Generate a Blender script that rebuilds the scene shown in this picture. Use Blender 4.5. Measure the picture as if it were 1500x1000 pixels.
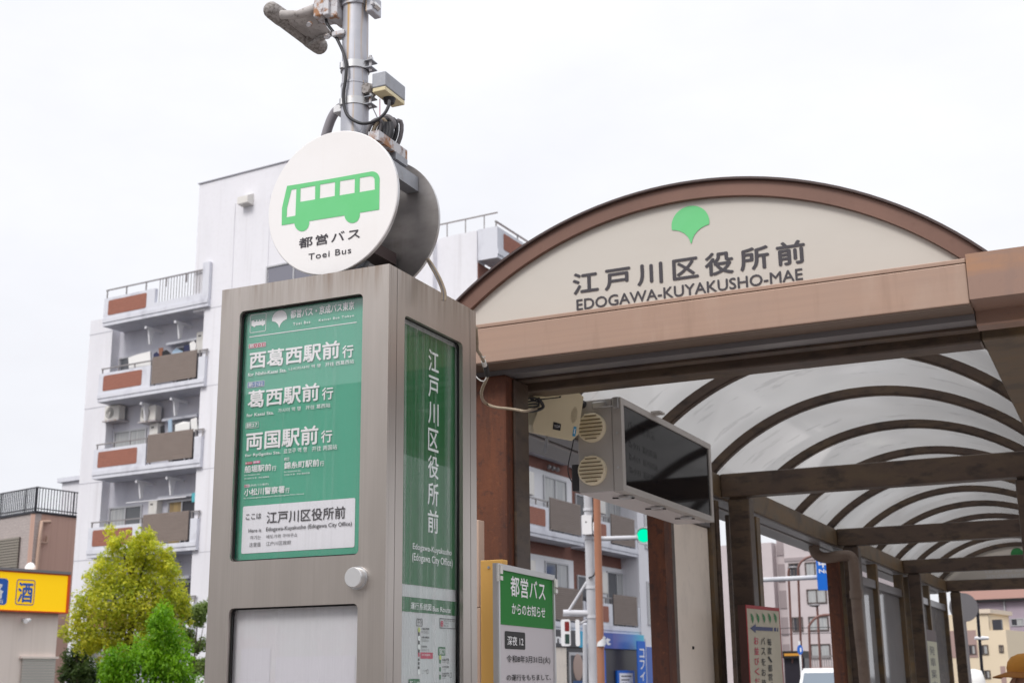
import bpy, bmesh, math, random
import numpy as np
from mathutils import Vector, Matrix
from mathutils.geometry import tessellate_polygon

for o in list(bpy.data.objects):
    bpy.data.objects.remove(o)
scene = bpy.context.scene
COL = scene.collection
R = math.radians
EYE = 1.55

# ------------------------------------------------------------------ camera
F_PX, PITCH, ROLL, YAW = 1909.74, 0.253744, -0.0119434, 0.434787
_cp, _sp, _cr, _sr = math.cos(PITCH), math.sin(PITCH), math.cos(ROLL), math.sin(ROLL)
_f = Vector((0, _cp, _sp)); _r = Vector((1, 0, 0)); _u = Vector((0, -_sp, _cp))
_r2 = _cr * _r + _sr * _u; _u2 = -_sr * _r + _cr * _u


def _tos(w):
    return Vector((w.x * math.cos(YAW) - w.y * math.sin(YAW), w.x * math.sin(YAW) + w.y * math.cos(YAW), w.z))


CR, CU, CF = _tos(_r2), _tos(_u2), _tos(_f)
CAM = Vector((0, 0, EYE))
cam_d = bpy.data.cameras.new('Camera'); cam = bpy.data.objects.new('Camera', cam_d); COL.objects.link(cam)
cam.matrix_world = Matrix(((CR.x, CU.x, -CF.x, CAM.x), (CR.y, CU.y, -CF.y, CAM.y), (CR.z, CU.z, -CF.z, CAM.z), (0, 0, 0, 1)))
cam_d.sensor_width = 36; cam_d.lens = 36 * F_PX / 1500
cam_d.clip_start = 0.05; cam_d.clip_end = 3000
cam_d.dof.use_dof = True; cam_d.dof.focus_distance = 3.15; cam_d.dof.aperture_fstop = 11
scene.camera = cam

# ------------------------------------------------------------------ sky and sun (bright overcast)
SUN_EL, SUN_AZ = R(46), R(190)
w = bpy.data.worlds.new('World'); scene.world = w; w.use_nodes = True
nt = w.node_tree; nt.nodes.clear()


def N(nt, typ, **kw):
    n = nt.nodes.new(typ)
    for k, v in kw.items():
        if k in n.inputs:
            n.inputs[k].default_value = v
        else:
            setattr(n, k, v)
    return n


L = nt.links.new
sky = N(nt, 'ShaderNodeTexSky'); sky.sky_type = 'NISHITA'; sky.sun_disc = False
sky.sun_elevation = SUN_EL; sky.sun_rotation = SUN_AZ; sky.dust_density = 4
tc = N(nt, 'ShaderNodeTexCoord'); sep = N(nt, 'ShaderNodeSeparateXYZ'); L(tc.outputs['Generated'], sep.inputs[0])
rmp = N(nt, 'ShaderNodeValToRGB'); L(sep.outputs['Z'], rmp.inputs[0])
e = rmp.color_ramp.elements
e[0].position = 0.0; e[0].color = (0.76, 0.77, 0.81, 1); e[1].position = 1.0; e[1].color = (1.75, 1.75, 1.77, 1)
x = e.new(0.25); x.color = (0.80, 0.805, 0.845, 1)
x = e.new(0.5); x.color = (0.865, 0.87, 0.905, 1)
mp = N(nt, 'ShaderNodeMapping'); mp.inputs['Scale'].default_value = (2.2, 2.2, 5.0); L(tc.outputs['Generated'], mp.inputs[0])
noi = N(nt, 'ShaderNodeTexNoise', Scale=1.6, Detail=5.0, Roughness=0.55); L(mp.outputs[0], noi.inputs[0])
mr = N(nt, 'ShaderNodeMapRange'); L(noi.outputs[0], mr.inputs[0])
mr.inputs[1].default_value = 0.3; mr.inputs[2].default_value = 0.7; mr.inputs[3].default_value = 9.3; mr.inputs[4].default_value = 10.3
vm = N(nt, 'ShaderNodeVectorMath', operation='SCALE'); L(rmp.outputs[0], vm.inputs[0]); L(mr.outputs[0], vm.inputs['Scale'])
mix = N(nt, 'ShaderNodeMixRGB'); mix.inputs[0].default_value = 0.93; L(sky.outputs[0], mix.inputs[1]); L(vm.outputs[0], mix.inputs[2])
bg = N(nt, 'ShaderNodeBackground', Strength=0.1); L(mix.outputs[0], bg.inputs[0])
wo = N(nt, 'ShaderNodeOutputWorld'); L(bg.outputs[0], wo.inputs[0])
sd = bpy.data.lights.new('Sun', 'SUN'); sd.energy = 1.5; sd.angle = R(20); sd.color = (1, 0.965, 0.92)
so = bpy.data.objects.new('Sun', sd); COL.objects.link(so)
sdir = Vector((math.sin(SUN_AZ) * math.cos(SUN_EL), math.cos(SUN_AZ) * math.cos(SUN_EL), math.sin(SUN_EL)))
so.rotation_euler = sdir.to_track_quat('Z', 'Y').to_euler()
vs = scene.view_settings
vs.view_transform = 'Standard'; vs.look = 'None'; vs.gamma = 1; vs.use_curve_mapping = False; vs.exposure = 0.32
scene.cycles.max_bounces = 6; scene.cycles.transparent_max_bounces = 12
scene.cycles.caustics_reflective = False; scene.cycles.caustics_refractive = False


# ------------------------------------------------------------------ rays through the photograph (for measuring)
def ray(px, py):
    return CF + CR * ((px - 750) / F_PX) - CU * ((py - 500) / F_PX)


def on_x(px, py, X):
    r = ray(px, py); return CAM + r * (X / r.x)


def on_y(px, py, Y):
    r = ray(px, py); return CAM + r * (Y / r.y)


def on_z(px, py, h):          # h above eye level
    r = ray(px, py); return CAM + r * (h / r.z)


def at_d(px, py, d):
    return CAM + ray(px, py) * d


def project(p):
    q = p - CAM; d = q.dot(CF)
    return 750 + F_PX * q.dot(CR) / d, 500 - F_PX * q.dot(CU) / d


class Frame:
    """Local axes: u along a wall, v into it, z up."""
    def __init__(s, p0, az):
        s.p = Vector((p0[0], p0[1], 0)); s.t = Vector((math.sin(az), math.cos(az), 0)); s.n = Vector((-s.t.y, s.t.x, 0))
        s.M = Matrix(((s.t.x, s.n.x, 0, s.p.x), (s.t.y, s.n.y, 0, s.p.y), (0, 0, 1, 0), (0, 0, 0, 1)))

    def uz(s, px, py, v=0.0):
        r = ray(px, py); p0 = s.p + s.n * v
        k = (p0 - CAM).dot(s.n) / r.dot(s.n); q = CAM + r * k - s.p
        return q.dot(s.t), q.z

    def w(s, u, v, z):
        return s.p + s.t * u + s.n * v + Vector((0, 0, z))


# ------------------------------------------------------------------ materials
MATS = {}


def newmat(name):
    m = bpy.data.materials.new(name); m.use_nodes = True; m.node_tree.nodes.clear(); MATS[name] = m
    return m, m.node_tree


def out(nt, sh):
    o = N(nt, 'ShaderNodeOutputMaterial'); nt.links.new(sh, o.inputs[0])


def coords(nt, scale=(1, 1, 1), kind='Object'):
    tc = N(nt, 'ShaderNodeTexCoord'); mp = N(nt, 'ShaderNodeMapping'); mp.inputs['Scale'].default_value = scale
    nt.links.new(tc.outputs[kind], mp.inputs[0]); return mp.outputs[0]


def noise_mask(nt, scale=(1, 1, 1), sc=5.0, det=4.0, lo=0.4, hi=0.6, rough=0.6):
    n = N(nt, 'ShaderNodeTexNoise', Scale=sc, Detail=det, Roughness=rough); nt.links.new(coords(nt, scale), n.inputs[0])
    m = N(nt, 'ShaderNodeMapRange'); m.inputs[1].default_value = lo; m.inputs[2].default_value = hi
    nt.links.new(n.outputs[0], m.inputs[0]); return m.outputs[0]


def mixc(nt, fac, a, b, kind='MIX'):
    m = N(nt, 'ShaderNodeMixRGB'); m.blend_type = kind
    for i, v in ((0, fac), (1, a), (2, b)):
        if hasattr(v, 'is_linked'):
            nt.links.new(v, m.inputs[i])
        elif i == 0:
            m.inputs[0].default_value = v
        else:
            m.inputs[i].default_value = (*v, 1) if len(v) == 3 else v
    return m.outputs[0]


def mat(name, c, rough=0.5, metal=0.0, layers=(), bump=None, spec=0.35, coat=0.0):
    """layers: (colour, scale xyz, noise scale, lo, hi, amount)"""
    m, nt = newmat(name)
    b = N(nt, 'ShaderNodeBsdfPrincipled', Roughness=rough, Metallic=metal)
    b.inputs['Specular IOR Level'].default_value = spec; b.inputs['Coat Weight'].default_value = coat
    b.inputs['Coat Roughness'].default_value = 0.03
    col = None; cur = c
    for lc, sc, ns, lo, hi, amt in layers:
        f = noise_mask(nt, sc, ns, 5.0, lo, hi)
        mm = N(nt, 'ShaderNodeMath', operation='MULTIPLY'); nt.links.new(f, mm.inputs[0]); mm.inputs[1].default_value = amt
        cur = mixc(nt, mm.outputs[0], cur, lc)
    if hasattr(cur, 'is_linked'):
        nt.links.new(cur, b.inputs['Base Color'])
    else:
        b.inputs['Base Color'].default_value = (*c, 1)
    if bump:
        n = N(nt, 'ShaderNodeTexNoise', Scale=bump[1], Detail=4.0); nt.links.new(coords(nt, bump[0]), n.inputs[0])
        bp = N(nt, 'ShaderNodeBump', Strength=bump[2], Distance=bump[3] if len(bump) > 3 else 0.002); nt.links.new(n.outputs[0], bp.inputs['Height'])
        nt.links.new(bp.outputs[0], b.inputs['Normal'])
    out(nt, b.outputs[0]); return m


I3 = (1, 1, 1)
mat('black_rubber', (0.012, 0.012, 0.013), 0.6)
mat('ink_white', (0.93, 0.93, 0.95), 0.5)
mat('ink_dark', (0.055, 0.05, 0.06), 0.5)
mat('ink_black', (0.015, 0.014, 0.015), 0.5)
mat('ink_green', (0.14, 0.57, 0.22), 0.45, layers=[((0.17, 0.60, 0.26), I3, 8, 0.4, 0.7, 0.6)])
mat('ink_panel_green', (0.080, 0.39, 0.26), 0.45, spec=0.2, layers=[((0.09, 0.43, 0.29), I3, 3, 0.4, 0.65, 0.7)])
mat('ink_side_green', (0.012, 0.13, 0.035), 0.5, layers=[((0.03, 0.19, 0.08), (30, 30, 0.6), 2, 0.45, 0.7, 0.8)])
mat('ink_red', (0.55, 0.03, 0.09), 0.45)
mat('ink_pink', (0.80, 0.10, 0.38), 0.45)
mat('ink_blue', (0.05, 0.16, 0.42), 0.45)
mat('ink_orange', (0.6, 0.28, 0.04), 0.45)
mat('ink_lime', (0.55, 0.62, 0.12), 0.45)
mat('poster_white', (0.86, 0.86, 0.92), 0.5)
mat('poster_pale', (0.66, 0.65, 0.71), 0.5)
mat('poster_gray', (0.64, 0.64, 0.67), 0.5, layers=[((0.66, 0.57, 0.62), (6, 6, 9), 1.2, 0.5, 0.6, 0.35), ((0.66, 0.66, 0.71), (2, 2, 3), 2, 0.4, 0.6, 0.4)])
mat('sign_white', (0.84, 0.825, 0.83), 0.32, layers=[((0.70, 0.65, 0.60), (60, 60, 1.5), 1, 0.55, 0.8, 0.10), ((0.70, 0.66, 0.62), I3, 3, 0.5, 0.8, 0.3)])


def stainless(name, c1, c2, grime, rough):
    m, nt = newmat(name)
    b = N(nt, 'ShaderNodeBsdfPrincipled', Metallic=0.82)
    st = noise_mask(nt, (150, 150, 0.5), 3.0, 6.0, 0.25, 0.75)
    st2 = noise_mask(nt, (6, 6, 1.1), 1.6, 3.0, 0.35, 0.72)
    cl = mixc(nt, st, c1, c2)
    f2 = N(nt, 'ShaderNodeMath', operation='MULTIPLY'); nt.links.new(st2, f2.inputs[0]); f2.inputs[1].default_value = 0.55
    cl = mixc(nt, f2.outputs[0], cl, grime)
    # dirt washed down from the top edge
    tc = N(nt, 'ShaderNodeTexCoord'); sp = N(nt, 'ShaderNodeSeparateXYZ'); nt.links.new(tc.outputs['Object'], sp.inputs[0])
    hz = N(nt, 'ShaderNodeMapRange'); nt.links.new(sp.outputs['Z'], hz.inputs[0])
    hz.inputs[1].default_value = 2.40; hz.inputs[2].default_value = 2.495
    dr = noise_mask(nt, (40, 40, 2.0), 1.5, 5.0, 0.42, 0.68)
    mm = N(nt, 'ShaderNodeMath', operation='MULTIPLY'); nt.links.new(hz.outputs[0], mm.inputs[0]); nt.links.new(dr, mm.inputs[1])
    cl = mixc(nt, mm.outputs[0], cl, (0.30, 0.235, 0.19))
    nt.links.new(cl, b.inputs['Base Color'])
    rr = N(nt, 'ShaderNodeMapRange'); nt.links.new(st, rr.inputs[0]); rr.inputs[3].default_value = rough; rr.inputs[4].default_value = rough + 0.08
    nt.links.new(rr.outputs[0], b.inputs['Roughness'])
    n = N(nt, 'ShaderNodeTexNoise', Scale=4.0, Detail=6.0); nt.links.new(coords(nt, (90, 90, 0.6)), n.inputs[0])
    bp = N(nt, 'ShaderNodeBump', Strength=0.06, Distance=0.001); nt.links.new(n.outputs[0], bp.inputs['Height']); nt.links.new(bp.outputs[0], b.inputs['Normal'])
    out(nt, b.outputs[0]); return m


stainless('stainless', (0.47, 0.425, 0.39), (0.53, 0.48, 0.445), (0.38, 0.34, 0.31), 0.28)
mat('disc_back', (0.40, 0.38, 0.375), 0.38, 0.75, layers=[((0.16, 0.145, 0.14), (3, 3, 6), 1.5, 0.45, 0.7, 0.7), ((0.38, 0.36, 0.36), (30, 30, 2), 2, 0.5, 0.75, 0.4)])
mat('galvanised', (0.46, 0.47, 0.52), 0.5, 0.35, layers=[((0.56, 0.56, 0.60), I3, 30, 0.4, 0.7, 0.5), ((0.50, 0.31, 0.11), (30, 30, 0.7), 1.6, 0.53, 0.66, 0.9)])
mat('steel_clean', (0.55, 0.55, 0.56), 0.35, 0.8, layers=[((0.35, 0.26, 0.18), I3, 40, 0.6, 0.75, 0.6)])
mat('steel_rusty', (0.56, 0.555, 0.58), 0.6, 0.3, layers=[((0.34, 0.16, 0.07), I3, 26, 0.52, 0.60, 0.95), ((0.14, 0.06, 0.04), I3, 40, 0.55, 0.7, 0.8)])
mat('lichen_gray', (0.36, 0.335, 0.325), 0.8, layers=[((0.15, 0.135, 0.125), I3, 130, 0.45, 0.6, 0.85), ((0.36, 0.34, 0.32), I3, 60, 0.55, 0.7, 0.6)], bump=(I3, 160, 0.12))
mat('dirty_plate', (0.50, 0.47, 0.46), 0.7, layers=[((0.30, 0.27, 0.26), I3, 18, 0.42, 0.65, 0.7), ((0.13, 0.11, 0.10), I3, 70, 0.56, 0.66, 0.7)])
mat('galvanised_box', (0.34, 0.355, 0.39), 0.55, 0.3, layers=[((0.24, 0.23, 0.23), I3, 45, 0.5, 0.7, 0.6), ((0.44, 0.45, 0.48), I3, 90, 0.5, 0.7, 0.5)])
mat('cream_plastic', (0.78, 0.69, 0.45), 0.5, layers=[((0.45, 0.38, 0.24), I3, 14, 0.55, 0.75, 0.6)])
mat('cable_black', (0.04, 0.04, 0.045), 0.5)
mat('cable_gray', (0.17, 0.16, 0.17), 0.5, layers=[((0.10, 0.09, 0.10), I3, 40, 0.4, 0.7, 0.6)])
mat('conduit_gray', (0.26, 0.245, 0.27), 0.55)
mat('cable_tan', (0.33, 0.27, 0.20), 0.55, layers=[((0.20, 0.15, 0.10), I3, 30, 0.45, 0.7, 0.6)])
mat('rust_post', (0.085, 0.030, 0.018), 0.7, layers=[((0.165, 0.054, 0.023), (2.2, 2.2, 0.4), 5, 0.42, 0.66, 0.75), ((0.22, 0.075, 0.03), I3, 40, 0.58, 0.68, 0.4), ((0.04, 0.018, 0.014), (3, 3, 0.5), 4, 0.52, 0.68, 0.8), ((0.045, 0.022, 0.018), I3, 26, 0.56, 0.66, 0.7), ((0.36, 0.26, 0.20), (1, 1, 0.3), 60, 0.70, 0.73, 0.5)], bump=(I3, 90, 0.5))
mat('brown_paint', (0.078, 0.053, 0.041), 0.42, layers=[((0.115, 0.080, 0.05), (1, 1, 2.5), 2.2, 0.46, 0.66, 0.75), ((0.035, 0.025, 0.022), (2, 2, 5), 4, 0.5, 0.66, 0.8), ((0.13, 0.105, 0.09), I3, 70, 0.62, 0.72, 0.35)])
mat('brown_rail', (0.13, 0.095, 0.06), 0.45, layers=[((0.17, 0.10, 0.04), (1, 1, 3), 3, 0.45, 0.65, 0.7), ((0.06, 0.045, 0.035), I3, 6, 0.52, 0.66, 0.7)])
mat('gutter_gray', (0.20, 0.19, 0.20), 0.3, 0.3)
mat('brown_pipe', (0.16, 0.115, 0.09), 0.45, layers=[((0.09, 0.06, 0.05), I3, 9, 0.5, 0.7, 0.6)])
mat('fascia_pale', (0.40, 0.268, 0.205), 0.34, 0.15, layers=[((0.35, 0.235, 0.185), (0.6, 3, 30), 2, 0.4, 0.7, 0.6), ((0.48, 0.365, 0.295), (3, 1, 1), 1.3, 0.55, 0.75, 0.75), ((0.31, 0.205, 0.155), (16, 1, 1.4), 1.1, 0.55, 0.68, 0.5), ((0.34, 0.26, 0.22), (1, 1, 2), 1.0, 0.5, 0.7, 0.5)])
mat('fascia_copper', (0.30, 0.195, 0.155), 0.33, 0.3, layers=[((0.43, 0.225, 0.115), (1.2, 1, 7), 1.1, 0.46, 0.62, 0.75), ((0.21, 0.155, 0.14), (4, 1, 2), 1.6, 0.48, 0.68, 0.75), ((0.24, 0.165, 0.14), I3, 60, 0.58, 0.7, 0.4)])
mat('arch_brown', (0.175, 0.098, 0.076), 0.36, 0.2, layers=[((0.215, 0.118, 0.09), I3, 3, 0.4, 0.65, 0.7), ((0.16, 0.085, 0.065), (4, 4, 4), 7, 0.58, 0.72, 0.5)])
mat('arch_dark', (0.075, 0.052, 0.05), 0.4)
mat('soffit_brown', (0.15, 0.105, 0.08), 0.4)
mat('sign_cream', (0.575, 0.54, 0.495), 0.30, layers=[((0.53, 0.49, 0.445), (1.5, 1, 3), 1.3, 0.45, 0.7, 0.5), ((0.55, 0.52, 0.47), I3, 60, 0.68, 0.74, 0.5)])
mat('panel_beige', (0.84, 0.75, 0.66), 0.45, layers=[((0.66, 0.59, 0.52), (3, 3, 2), 1.6, 0.5, 0.7, 0.6), ((0.55, 0.50, 0.45), (9, 9, 5), 3, 0.60, 0.72, 0.35)])
mat('box_gray', (0.46, 0.435, 0.415), 0.42, 0.1, layers=[((0.51, 0.48, 0.46), I3, 5, 0.4, 0.7, 0.5)])
mat('box_under', (0.62, 0.58, 0.58), 0.45)
mat('screen_black', (0.006, 0.006, 0.008), 0.05, spec=0.10)
mat('screen_text', (0.012, 0.012, 0.014), 0.05, spec=0.10)
mat('vent_cream', (0.86, 0.77, 0.58), 0.45, layers=[((0.60, 0.52, 0.38), (1, 1, 6), 12, 0.55, 0.7, 0.4)])
mat('vent_dark', (0.20, 0.155, 0.09), 0.6)
mat('speaker_cream', (0.68, 0.60, 0.42), 0.5, layers=[((0.60, 0.52, 0.36), I3, 5, 0.45, 0.7, 0.6), ((0.62, 0.56, 0.42), (4, 4, 9), 3, 0.55, 0.75, 0.5)])
mat('sticker_blue', (0.05, 0.30, 0.52), 0.4)
mat('wood_orange', (0.84, 0.48, 0.13), 0.55, layers=[((0.76, 0.42, 0.11), (20, 20, 1), 2, 0.4, 0.7, 0.6)])
mat('wood_pale', (0.58, 0.42, 0.33), 0.6, layers=[((0.50, 0.36, 0.28), (30, 30, 1), 2, 0.4, 0.7, 0.5)])
mat('aluminium', (0.62, 0.62, 0.63), 0.35, 0.6)
mat('clear_plastic', (0.72, 0.71, 0.68), 0.12, layers=[((0.55, 0.54, 0.52), I3, 60, 0.4, 0.7, 0.7)])
mat('notice_green', (0.018, 0.21, 0.033), 0.5, spec=0.15)
mat('notice_white', (0.58, 0.55, 0.58), 0.5, spec=0.2)
mat('board_cream', (0.50, 0.46, 0.36), 0.5, layers=[((0.42, 0.38, 0.29), I3, 7, 0.45, 0.7, 0.6)])
mat('board_red', (0.36, 0.035, 0.04), 0.5)
mat('board_edge', (0.07, 0.03, 0.028), 0.5)
mat('arrow_navy', (0.05, 0.06, 0.16), 0.5)
mat('leaf_print', (0.03, 0.20, 0.06), 0.5)

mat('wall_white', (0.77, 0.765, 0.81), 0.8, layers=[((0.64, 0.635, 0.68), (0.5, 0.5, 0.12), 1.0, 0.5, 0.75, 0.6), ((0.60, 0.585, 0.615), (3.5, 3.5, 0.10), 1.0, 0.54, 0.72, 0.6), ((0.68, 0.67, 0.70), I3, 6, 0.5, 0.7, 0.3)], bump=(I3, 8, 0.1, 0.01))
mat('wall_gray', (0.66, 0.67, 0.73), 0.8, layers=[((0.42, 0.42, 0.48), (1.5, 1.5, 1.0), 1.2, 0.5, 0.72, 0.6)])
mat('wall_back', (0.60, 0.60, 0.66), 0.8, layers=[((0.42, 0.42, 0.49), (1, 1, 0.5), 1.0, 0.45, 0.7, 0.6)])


def brick_mat(name, a, b2, mort, row=0.075):
    m, nt = newmat(name)
    b = N(nt, 'ShaderNodeBsdfPrincipled', Roughness=0.8)
    f = noise_mask(nt, (1, 1, 4), 6.0, 3.0, 0.35, 0.65); cl = mixc(nt, f, a, b2)
    tc = N(nt, 'ShaderNodeTexCoord'); sp = N(nt, 'ShaderNodeSeparateXYZ'); nt.links.new(tc.outputs['Object'], sp.inputs[0])
    ml = N(nt, 'ShaderNodeMath', operation='DIVIDE'); nt.links.new(sp.outputs['Z'], ml.inputs[0]); ml.inputs[1].default_value = row
    fr = N(nt, 'ShaderNodeMath', operation='FRACT'); nt.links.new(ml.outputs[0], fr.inputs[0])
    gt = N(nt, 'ShaderNodeMath', operation='LESS_THAN'); nt.links.new(fr.outputs[0], gt.inputs[0]); gt.inputs[1].default_value = 0.14
    cl = mixc(nt, gt.outputs[0], cl, mort)
    nt.links.new(cl, b.inputs['Base Color']); out(nt, b.outputs[0]); return m


brick_mat('brick_red', (0.33, 0.125, 0.085), (0.26, 0.10, 0.07), (0.32, 0.17, 0.13))
brick_mat('brick_dark', (0.24, 0.10, 0.072), (0.19, 0.08, 0.06), (0.22, 0.12, 0.10))
brick_mat('tile_beige', (0.46, 0.40, 0.38), (0.36, 0.31, 0.30), (0.36, 0.32, 0.31), 0.12)
mat('slat_brown', (0.27, 0.22, 0.195), 0.6, layers=[((0.22, 0.175, 0.155), (1, 1, 6), 2, 0.4, 0.7, 0.6)])
mat('slat_dark', (0.10, 0.08, 0.075), 0.7)
mat('metal_rail', (0.30, 0.28, 0.28), 0.4, 0.5)
mat('window_glass', (0.10, 0.105, 0.115), 0.08, spec=0.5)
mat('window_pale', (0.34, 0.35, 0.36), 0.2, layers=[((0.50, 0.50, 0.49), (8, 8, 0.3), 1.5, 0.45, 0.6, 0.8)])
mat('window_blue', (0.21, 0.21, 0.25), 0.12)
mat('window_dark', (0.05, 0.05, 0.06), 0.25)
mat('curtain_gold', (0.40, 0.29, 0.14), 0.7, layers=[((0.25, 0.18, 0.10), (14, 14, 0.2), 1.5, 0.45, 0.6, 0.8)])
mat('frame_silver', (0.48, 0.48, 0.50), 0.4, 0.3)
mat('frame_white', (0.74, 0.74, 0.77), 0.5)
mat('ac_white', (0.70, 0.68, 0.65), 0.5, layers=[((0.58, 0.55, 0.50), I3, 4, 0.5, 0.7, 0.5)])
mat('ac_dark', (0.10, 0.10, 0.10), 0.6)
mat('pipe_gray', (0.40, 0.40, 0.45), 0.6)
mat('cloth_white', (0.78, 0.77, 0.76), 0.9)
mat('cloth_navy', (0.035, 0.04, 0.09), 0.9)
mat('cloth_sky', (0.35, 0.46, 0.58), 0.9)
mat('cloth_brown', (0.26, 0.12, 0.08), 0.9)
mat('cloth_teal', (0.10, 0.42, 0.48), 0.8)
mat('cloth_black', (0.03, 0.03, 0.035), 0.9)

mat('brown_siding', (0.50, 0.325, 0.265), 0.7, layers=[((0.45, 0.29, 0.235), (7, 7, 0.1), 1.5, 0.45, 0.6, 0.7)])
mat('shop_beige', (0.84, 0.73, 0.675), 0.7, layers=[((0.77, 0.665, 0.61), (8, 8, 0.2), 1.2, 0.45, 0.6, 0.6)])
mat('shutter_gray', (0.50, 0.47, 0.44), 0.5)
mat('louvre_tan', (0.26, 0.235, 0.20), 0.6)
mat('black_iron', (0.02, 0.02, 0.028), 0.4)
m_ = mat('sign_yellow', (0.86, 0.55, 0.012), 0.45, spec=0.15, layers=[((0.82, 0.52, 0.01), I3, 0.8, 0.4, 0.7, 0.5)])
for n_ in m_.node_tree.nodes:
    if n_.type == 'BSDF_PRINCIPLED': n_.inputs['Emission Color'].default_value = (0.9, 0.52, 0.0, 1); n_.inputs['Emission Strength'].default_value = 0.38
mat('sign_red', (0.70, 0.09, 0.01), 0.4)
mat('sign_blue', (0.02, 0.12, 0.50), 0.4)
mat('pipe_tan', (0.48, 0.33, 0.255), 0.5)
mat('white_paint', (0.80, 0.80, 0.82), 0.35)
mat('road_blue', (0.005, 0.14, 0.62), 0.4)
mat('shop_blue', (0.02, 0.06, 0.36), 0.35)
mat('shop_deep', (0.015, 0.035, 0.20), 0.35)
mat('shop_mid', (0.05, 0.13, 0.48), 0.35)
mat('shop_cyan', (0.02, 0.38, 0.62), 0.35)
mat('banner_blue', (0.01, 0.13, 0.60), 0.5)
mat('shop_dark', (0.025, 0.022, 0.03), 0.3)
mat('poster_skin', (0.40, 0.29, 0.25), 0.5)
mat('denim', (0.05, 0.10, 0.24), 0.7)
mat('steel_white', (0.62, 0.63, 0.67), 0.45, layers=[((0.50, 0.50, 0.54), (1, 1, 0.6), 2, 0.45, 0.7, 0.6)])
mat('lamp_post_brown', (0.20, 0.10, 0.085), 0.5)
mat('pole_brown', (0.46, 0.21, 0.13), 0.5, layers=[((0.40, 0.18, 0.11), I3, 2, 0.4, 0.7, 0.6)])
mat('lamp_dark', (0.02, 0.022, 0.02), 0.4)
mat('lamp_red_off', (0.20, 0.02, 0.02), 0.35)
mat('lamp_green_off', (0.03, 0.06, 0.05), 0.35)
mat('pink_tile', (0.56, 0.495, 0.505), 0.7, layers=[((0.51, 0.45, 0.46), (0.4, 0.4, 1.0), 0.8, 0.45, 0.65, 0.6)])
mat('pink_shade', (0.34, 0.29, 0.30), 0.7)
mat('house_yellow', (0.78, 0.66, 0.49), 0.7)
mat('house_mauve', (0.40, 0.33, 0.39), 0.7, layers=[((0.36, 0.30, 0.35), (0.8, 0.8, 0.1), 1, 0.45, 0.6, 0.6)])
mat('house_rose', (0.40, 0.28, 0.26), 0.7)
mat('roof_rose', (0.50, 0.30, 0.26), 0.7)
mat('roof_cream', (0.70, 0.60, 0.49), 0.7)
mat('van_white', (0.82, 0.82, 0.83), 0.2, coat=0.6)
mat('van_glass', (0.16, 0.20, 0.25), 0.06, spec=0.7)
mat('bark', (0.09, 0.07, 0.055), 0.9, layers=[((0.05, 0.04, 0.03), (6, 6, 1), 4, 0.4, 0.65, 0.7)])
mat('cap_orange', (0.62, 0.28, 0.05), 0.8, layers=[((0.55, 0.24, 0.04), I3, 30, 0.4, 0.7, 0.5)])
mat('cap_brim', (0.36, 0.15, 0.035), 0.8)
mat('skin', (0.42, 0.25, 0.18), 0.55)
mat('hair_dark', (0.02, 0.016, 0.014), 0.6)
mat('jacket_gray', (0.50, 0.49, 0.50), 0.85)
mat('trouser_dark', (0.05, 0.05, 0.06), 0.85)
mat('flyer_cream', (0.55, 0.55, 0.42), 0.6)
mat('office_gray', (0.52, 0.50, 0.48), 0.8)
mat('office_pale', (0.80, 0.78, 0.75), 0.8)
mat('asphalt', (0.055, 0.055, 0.058), 0.85, layers=[((0.085, 0.083, 0.08), I3, 30, 0.45, 0.7, 0.6), ((0.04, 0.04, 0.042), I3, 0.4, 0.45, 0.65, 0.6)], bump=(I3, 120, 0.3))
mat('paving', (0.36, 0.34, 0.325), 0.8, layers=[((0.30, 0.28, 0.27), I3, 1.2, 0.4, 0.65, 0.6), ((0.40, 0.29, 0.27), I3, 26, 0.45, 0.7, 0.5)])
mat('kerb', (0.36, 0.35, 0.34), 0.8)
mat('road_paint', (0.75, 0.75, 0.74), 0.6)


def leaf_mat(name, a, b2):
    m, nt = newmat(name)
    oi = N(nt, 'ShaderNodeTexCoord')
    n = N(nt, 'ShaderNodeTexNoise', Scale=2.2, Detail=3.0); nt.links.new(oi.outputs['Object'], n.inputs[0])
    n2 = N(nt, 'ShaderNodeTexWhiteNoise'); geo = N(nt, 'ShaderNodeNewGeometry'); nt.links.new(geo.outputs['Random Per Island'], n2.inputs['Vector'])
    ad = N(nt, 'ShaderNodeMath', operation='ADD'); nt.links.new(n.outputs[0], ad.inputs[0])
    sc = N(nt, 'ShaderNodeMath', operation='MULTIPLY'); nt.links.new(geo.outputs['Random Per Island'], sc.inputs[0]); sc.inputs[1].default_value = 0.5
    nt.links.new(sc.outputs[0], ad.inputs[1])
    mr = N(nt, 'ShaderNodeMapRange'); nt.links.new(ad.outputs[0], mr.inputs[0]); mr.inputs[1].default_value = 0.35; mr.inputs[2].default_value = 1.0
    cl = mixc(nt, mr.outputs[0], a, b2)
    d = N(nt, 'ShaderNodeBsdfPrincipled', Roughness=0.55); nt.links.new(cl, d.inputs['Base Color'])
    t = N(nt, 'ShaderNodeBsdfTranslucent'); nt.links.new(cl, t.inputs[0])
    mx = N(nt, 'ShaderNodeMixShader'); mx.inputs[0].default_value = 0.5; nt.links.new(d.outputs[0], mx.inputs[1]); nt.links.new(t.outputs[0], mx.inputs[2])
    out(nt, mx.outputs[0]); return m


leaf_mat('leaf_yellow', (0.27, 0.38, 0.03), (0.74, 0.72, 0.05))
leaf_mat('leaf_bright', (0.10, 0.28, 0.006), (0.25, 0.48, 0.010))
leaf_mat('leaf_dark', (0.03, 0.07, 0.018), (0.085, 0.14, 0.03))
leaf_mat('leaf_mid', (0.11, 0.19, 0.04), (0.22, 0.30, 0.07))


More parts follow.
